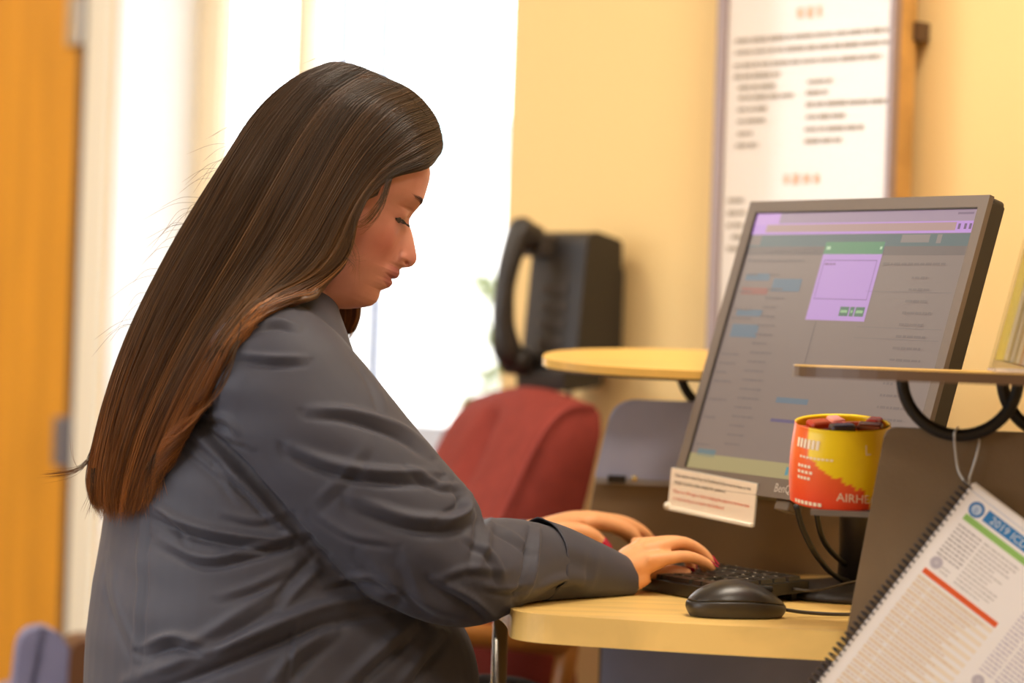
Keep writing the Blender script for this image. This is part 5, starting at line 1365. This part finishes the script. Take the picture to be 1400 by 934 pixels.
# loose wisps: px polylines with their distance
def wisps(name, lists, seed, r=0.00018, tint=1.0):
    rg = np.random.default_rng(seed); Ps = []
    for pts, cnt, spread in lists:
        for c_ in range(cnt):
            q = np.array(pts, float); e = rg.normal(0, spread, 2); k = np.linspace(0.15, 1, len(q))[:, None]
            q[:, :2] += e[None] * k
            Ps.append(px_world(catmull(q, 24)[None])[0])
    Ps = np.array(Ps); n = len(Ps)
    R = r * np.clip((1.03 - np.linspace(0, 1, 24)) * 5, 0.2, 1)[None].repeat(n, 0)
    return strands_mesh(name, Ps, R, hm, hair_obj, hair_colour(rg, n, 24, np.full(n, tint)))
wl = [([(128, 610, 3.0), (118, 632, 3.0), (98, 645, 3.0), (60, 650, 2.99)], 26, 3.5), ([(130, 600, 3.0), (112, 640, 3.0), (100, 628, 3.0), (96, 596, 3.0)], 2, 4),
      ([(486, 300, 2.90), (483, 330, 2.895), (490, 352, 2.90), (489, 392, 2.91)], 3, 3), ([(478, 330, 2.90), (486, 352, 2.90), (500, 350, 2.90)], 5, 5), ([(470, 352, 2.90), (480, 362, 2.90), (474, 372, 2.90)], 6, 5),
      ([(530, 245, 2.915), (520, 280, 2.912), (500, 304, 2.908), (486, 308, 2.905)], 30, 6), ([(535, 244, 2.92), (524, 270, 2.915), (508, 296, 2.91)], 30, 5),
      ([(330, 440, 2.80), (318, 500, 2.80), (292, 548, 2.80), (240, 586, 2.80)], 10, 3)]
def d_cloth(x, y):
    d = (W(x, y, 1.0) - camp); L = d.length; hit = bvh_b.ray_cast(camp, d / L, 4.0)
    return 2.99 if hit[0] is None else min(2.99, (hit[0]).y - 0.010)
rg = np.random.default_rng(17)
for k in range(150):    # ragged ends
    x = rg.uniform(122, 218); y0 = 640 - max(0, x - 170) * 0.5; ye = (690 if x < 200 else 668) + rg.uniform(-14, 26); dx = rg.normal(0, 7)
    wl.append(([(x + 2, y0, d_cloth(x + 2, y0) - 0.012), (x + dx * 0.3, (y0 + ye) / 2, d_cloth(x, (y0 + ye) / 2) - 0.010), (x + dx - 3, ye, d_cloth(x + dx - 3, ye) - 0.003)], 2, 2.0))
for k in range(34):     # separate locks lying on the shirt beside the main fall
    t = rg.uniform(0, 1); sx = 348 - 30 * t; e = rg.uniform(-8, 8)
    pts_ = [(sx - 4, 420 + 14 * t), (sx - 30 + e, 480 + 8 * t), (sx - 62 + e * 1.4, 540), (sx - 104 + e * 2 + 16 * t, 586 + 18 * t)]
    wl.append(([(x_, y_, d_cloth(x_, y_)) for x_, y_ in pts_], 5, 1.6))
rg = np.random.default_rng(9)
for k in range(60):     # flyaways along the back and crown
    t = rg.uniform(0, 1); base = catmull([(500, 92, 0), (440, 87, 0), (396, 111, 0), (347, 154, 0), (299, 227, 0), (246, 312, 0), (194, 410, 0), (150, 520, 0), (122, 630, 0)], 100)[int(t * 80)]
    ln = rg.uniform(25, 70); a = rg.uniform(1.9, 2.9); o_f = rg.uniform(3, 16)
    wl.append(([(base[0] + 6, base[1], 2.99), (base[0] + 0.35 * ln * math.cos(a) - o_f * 0.5, base[1] + 0.35 * ln * math.sin(a) - o_f * 0.4, 2.99), (base[0] + ln * math.cos(a) - o_f * 0.6, base[1] + ln * math.sin(a), 2.99)], 1, 2))
for k in range(24):
    x = rg.uniform(455, 600); y = float(np.interp(x, [440, 470, 505, 535, 560, 578, 593, 600], [88, 84, 95, 112, 130, 148, 170, 200]))
    wl.append(([(x, y + 2, 2.98), (x - 14, y - rg.uniform(3, 9), 2.98), (x - 40, y - rg.uniform(-4, 8), 2.98)], 1, 2))
wisps('hair_wisps', wl, 3, 0.00020, 0.95)
# ------------------------------------------------------------------ trousers, shoes and the stool under her
tro = mat('dark_trousers', (40, 42, 56), 0.8)
hip = Vector((-0.275, 3.05, 0.50))
legs_parts = []
for sgn in (1, -1):
    h_ = hip + PR * (0.09 * sgn); kn = hip + PR * (0.11 * sgn) + PF * 0.42 + Z3 * 0.02; an = kn - PF * 0.06 + Z3 * -0.42
    legs_parts.append(tube_geo(catmull([h_ - PF * 0.08, h_ + PF * 0.1, kn - PF * 0.03, kn + PF * 0.01 - Z3 * 0.06, (kn + an) / 2, an], 30), np.interp(np.linspace(0, 1, 30), [0, 0.2, 0.5, 0.62, 0.8, 1], [0.10, 0.10, 0.078, 0.07, 0.062, 0.05]), 24))
legs_parts.append(tube_geo([hip - PR * 0.12, hip, hip + PR * 0.12], [0.11, 0.125, 0.11], 24))
tv, te, tf_ = remesh(legs_parts, 0.008, 4)
mesh_obj('trousers', tv, tf_, tro, person, True)
shoe_m = mat('shoe_black', (28, 26, 26), 0.4)
for sgn in (1, -1):
    an = hip + PR * (0.11 * sgn) + PF * 0.36 + Z3 * -0.40; base = Vector((an.x, an.y, 0))
    P = catmull([base - PF * 0.05 + Z3 * 0.045, base + PF * 0.03 + Z3 * 0.045, base + PF * 0.12 + Z3 * 0.032, base + PF * 0.18 + Z3 * 0.024], 16)
    Vv, Ff = tube_geo(P, np.interp(np.linspace(0, 1, 16), [0, 0.2, 0.7, 1], [0.028, 0.042, 0.036, 0.018]), 18); Vv[:, 2] = np.maximum(Vv[:, 2], 0.002)
    mesh_obj('shoe', Vv, Ff, shoe_m, person, True)
    tube('ankle', [an + Z3 * 0.02, base + Z3 * 0.05], 0.036, sm, person, 14)
st = empty('stool', (hip.x, hip.y, 0), 'round black swivel stool under the seated person', 'stool')
lathe('seat', Matrix.Translation((hip.x, hip.y, 0.34)), [(0.17, 0.0), (0.19, 0.012), (0.19, 0.035), (0.175, 0.05)], mat('stool_black', (34, 34, 38), 0.7), st, 32)
tube('column', [(hip.x, hip.y, 0.06), (hip.x, hip.y, 0.34)], 0.024, chrome, st, 16)
for k in range(5):
    a = 2 * math.pi * k / 5 + 0.3; d = Vector((math.cos(a), math.sin(a), 0)); c0_ = Vector((hip.x, hip.y, 0))
    lg = tube('leg', [c0_ + Z3 * 0.075, c0_ + d * 0.2 + Z3 * 0.055], 0.014, mat('stool_black', (34, 34, 38), 0.7), st, 10)
    lathe('caster', Matrix.Translation(c0_ + d * 0.2), [(0.012, 0.002), (0.024, 0.012), (0.024, 0.034), (0.012, 0.046)], mat('stool_black', (34, 34, 38), 0.7), st, 14)
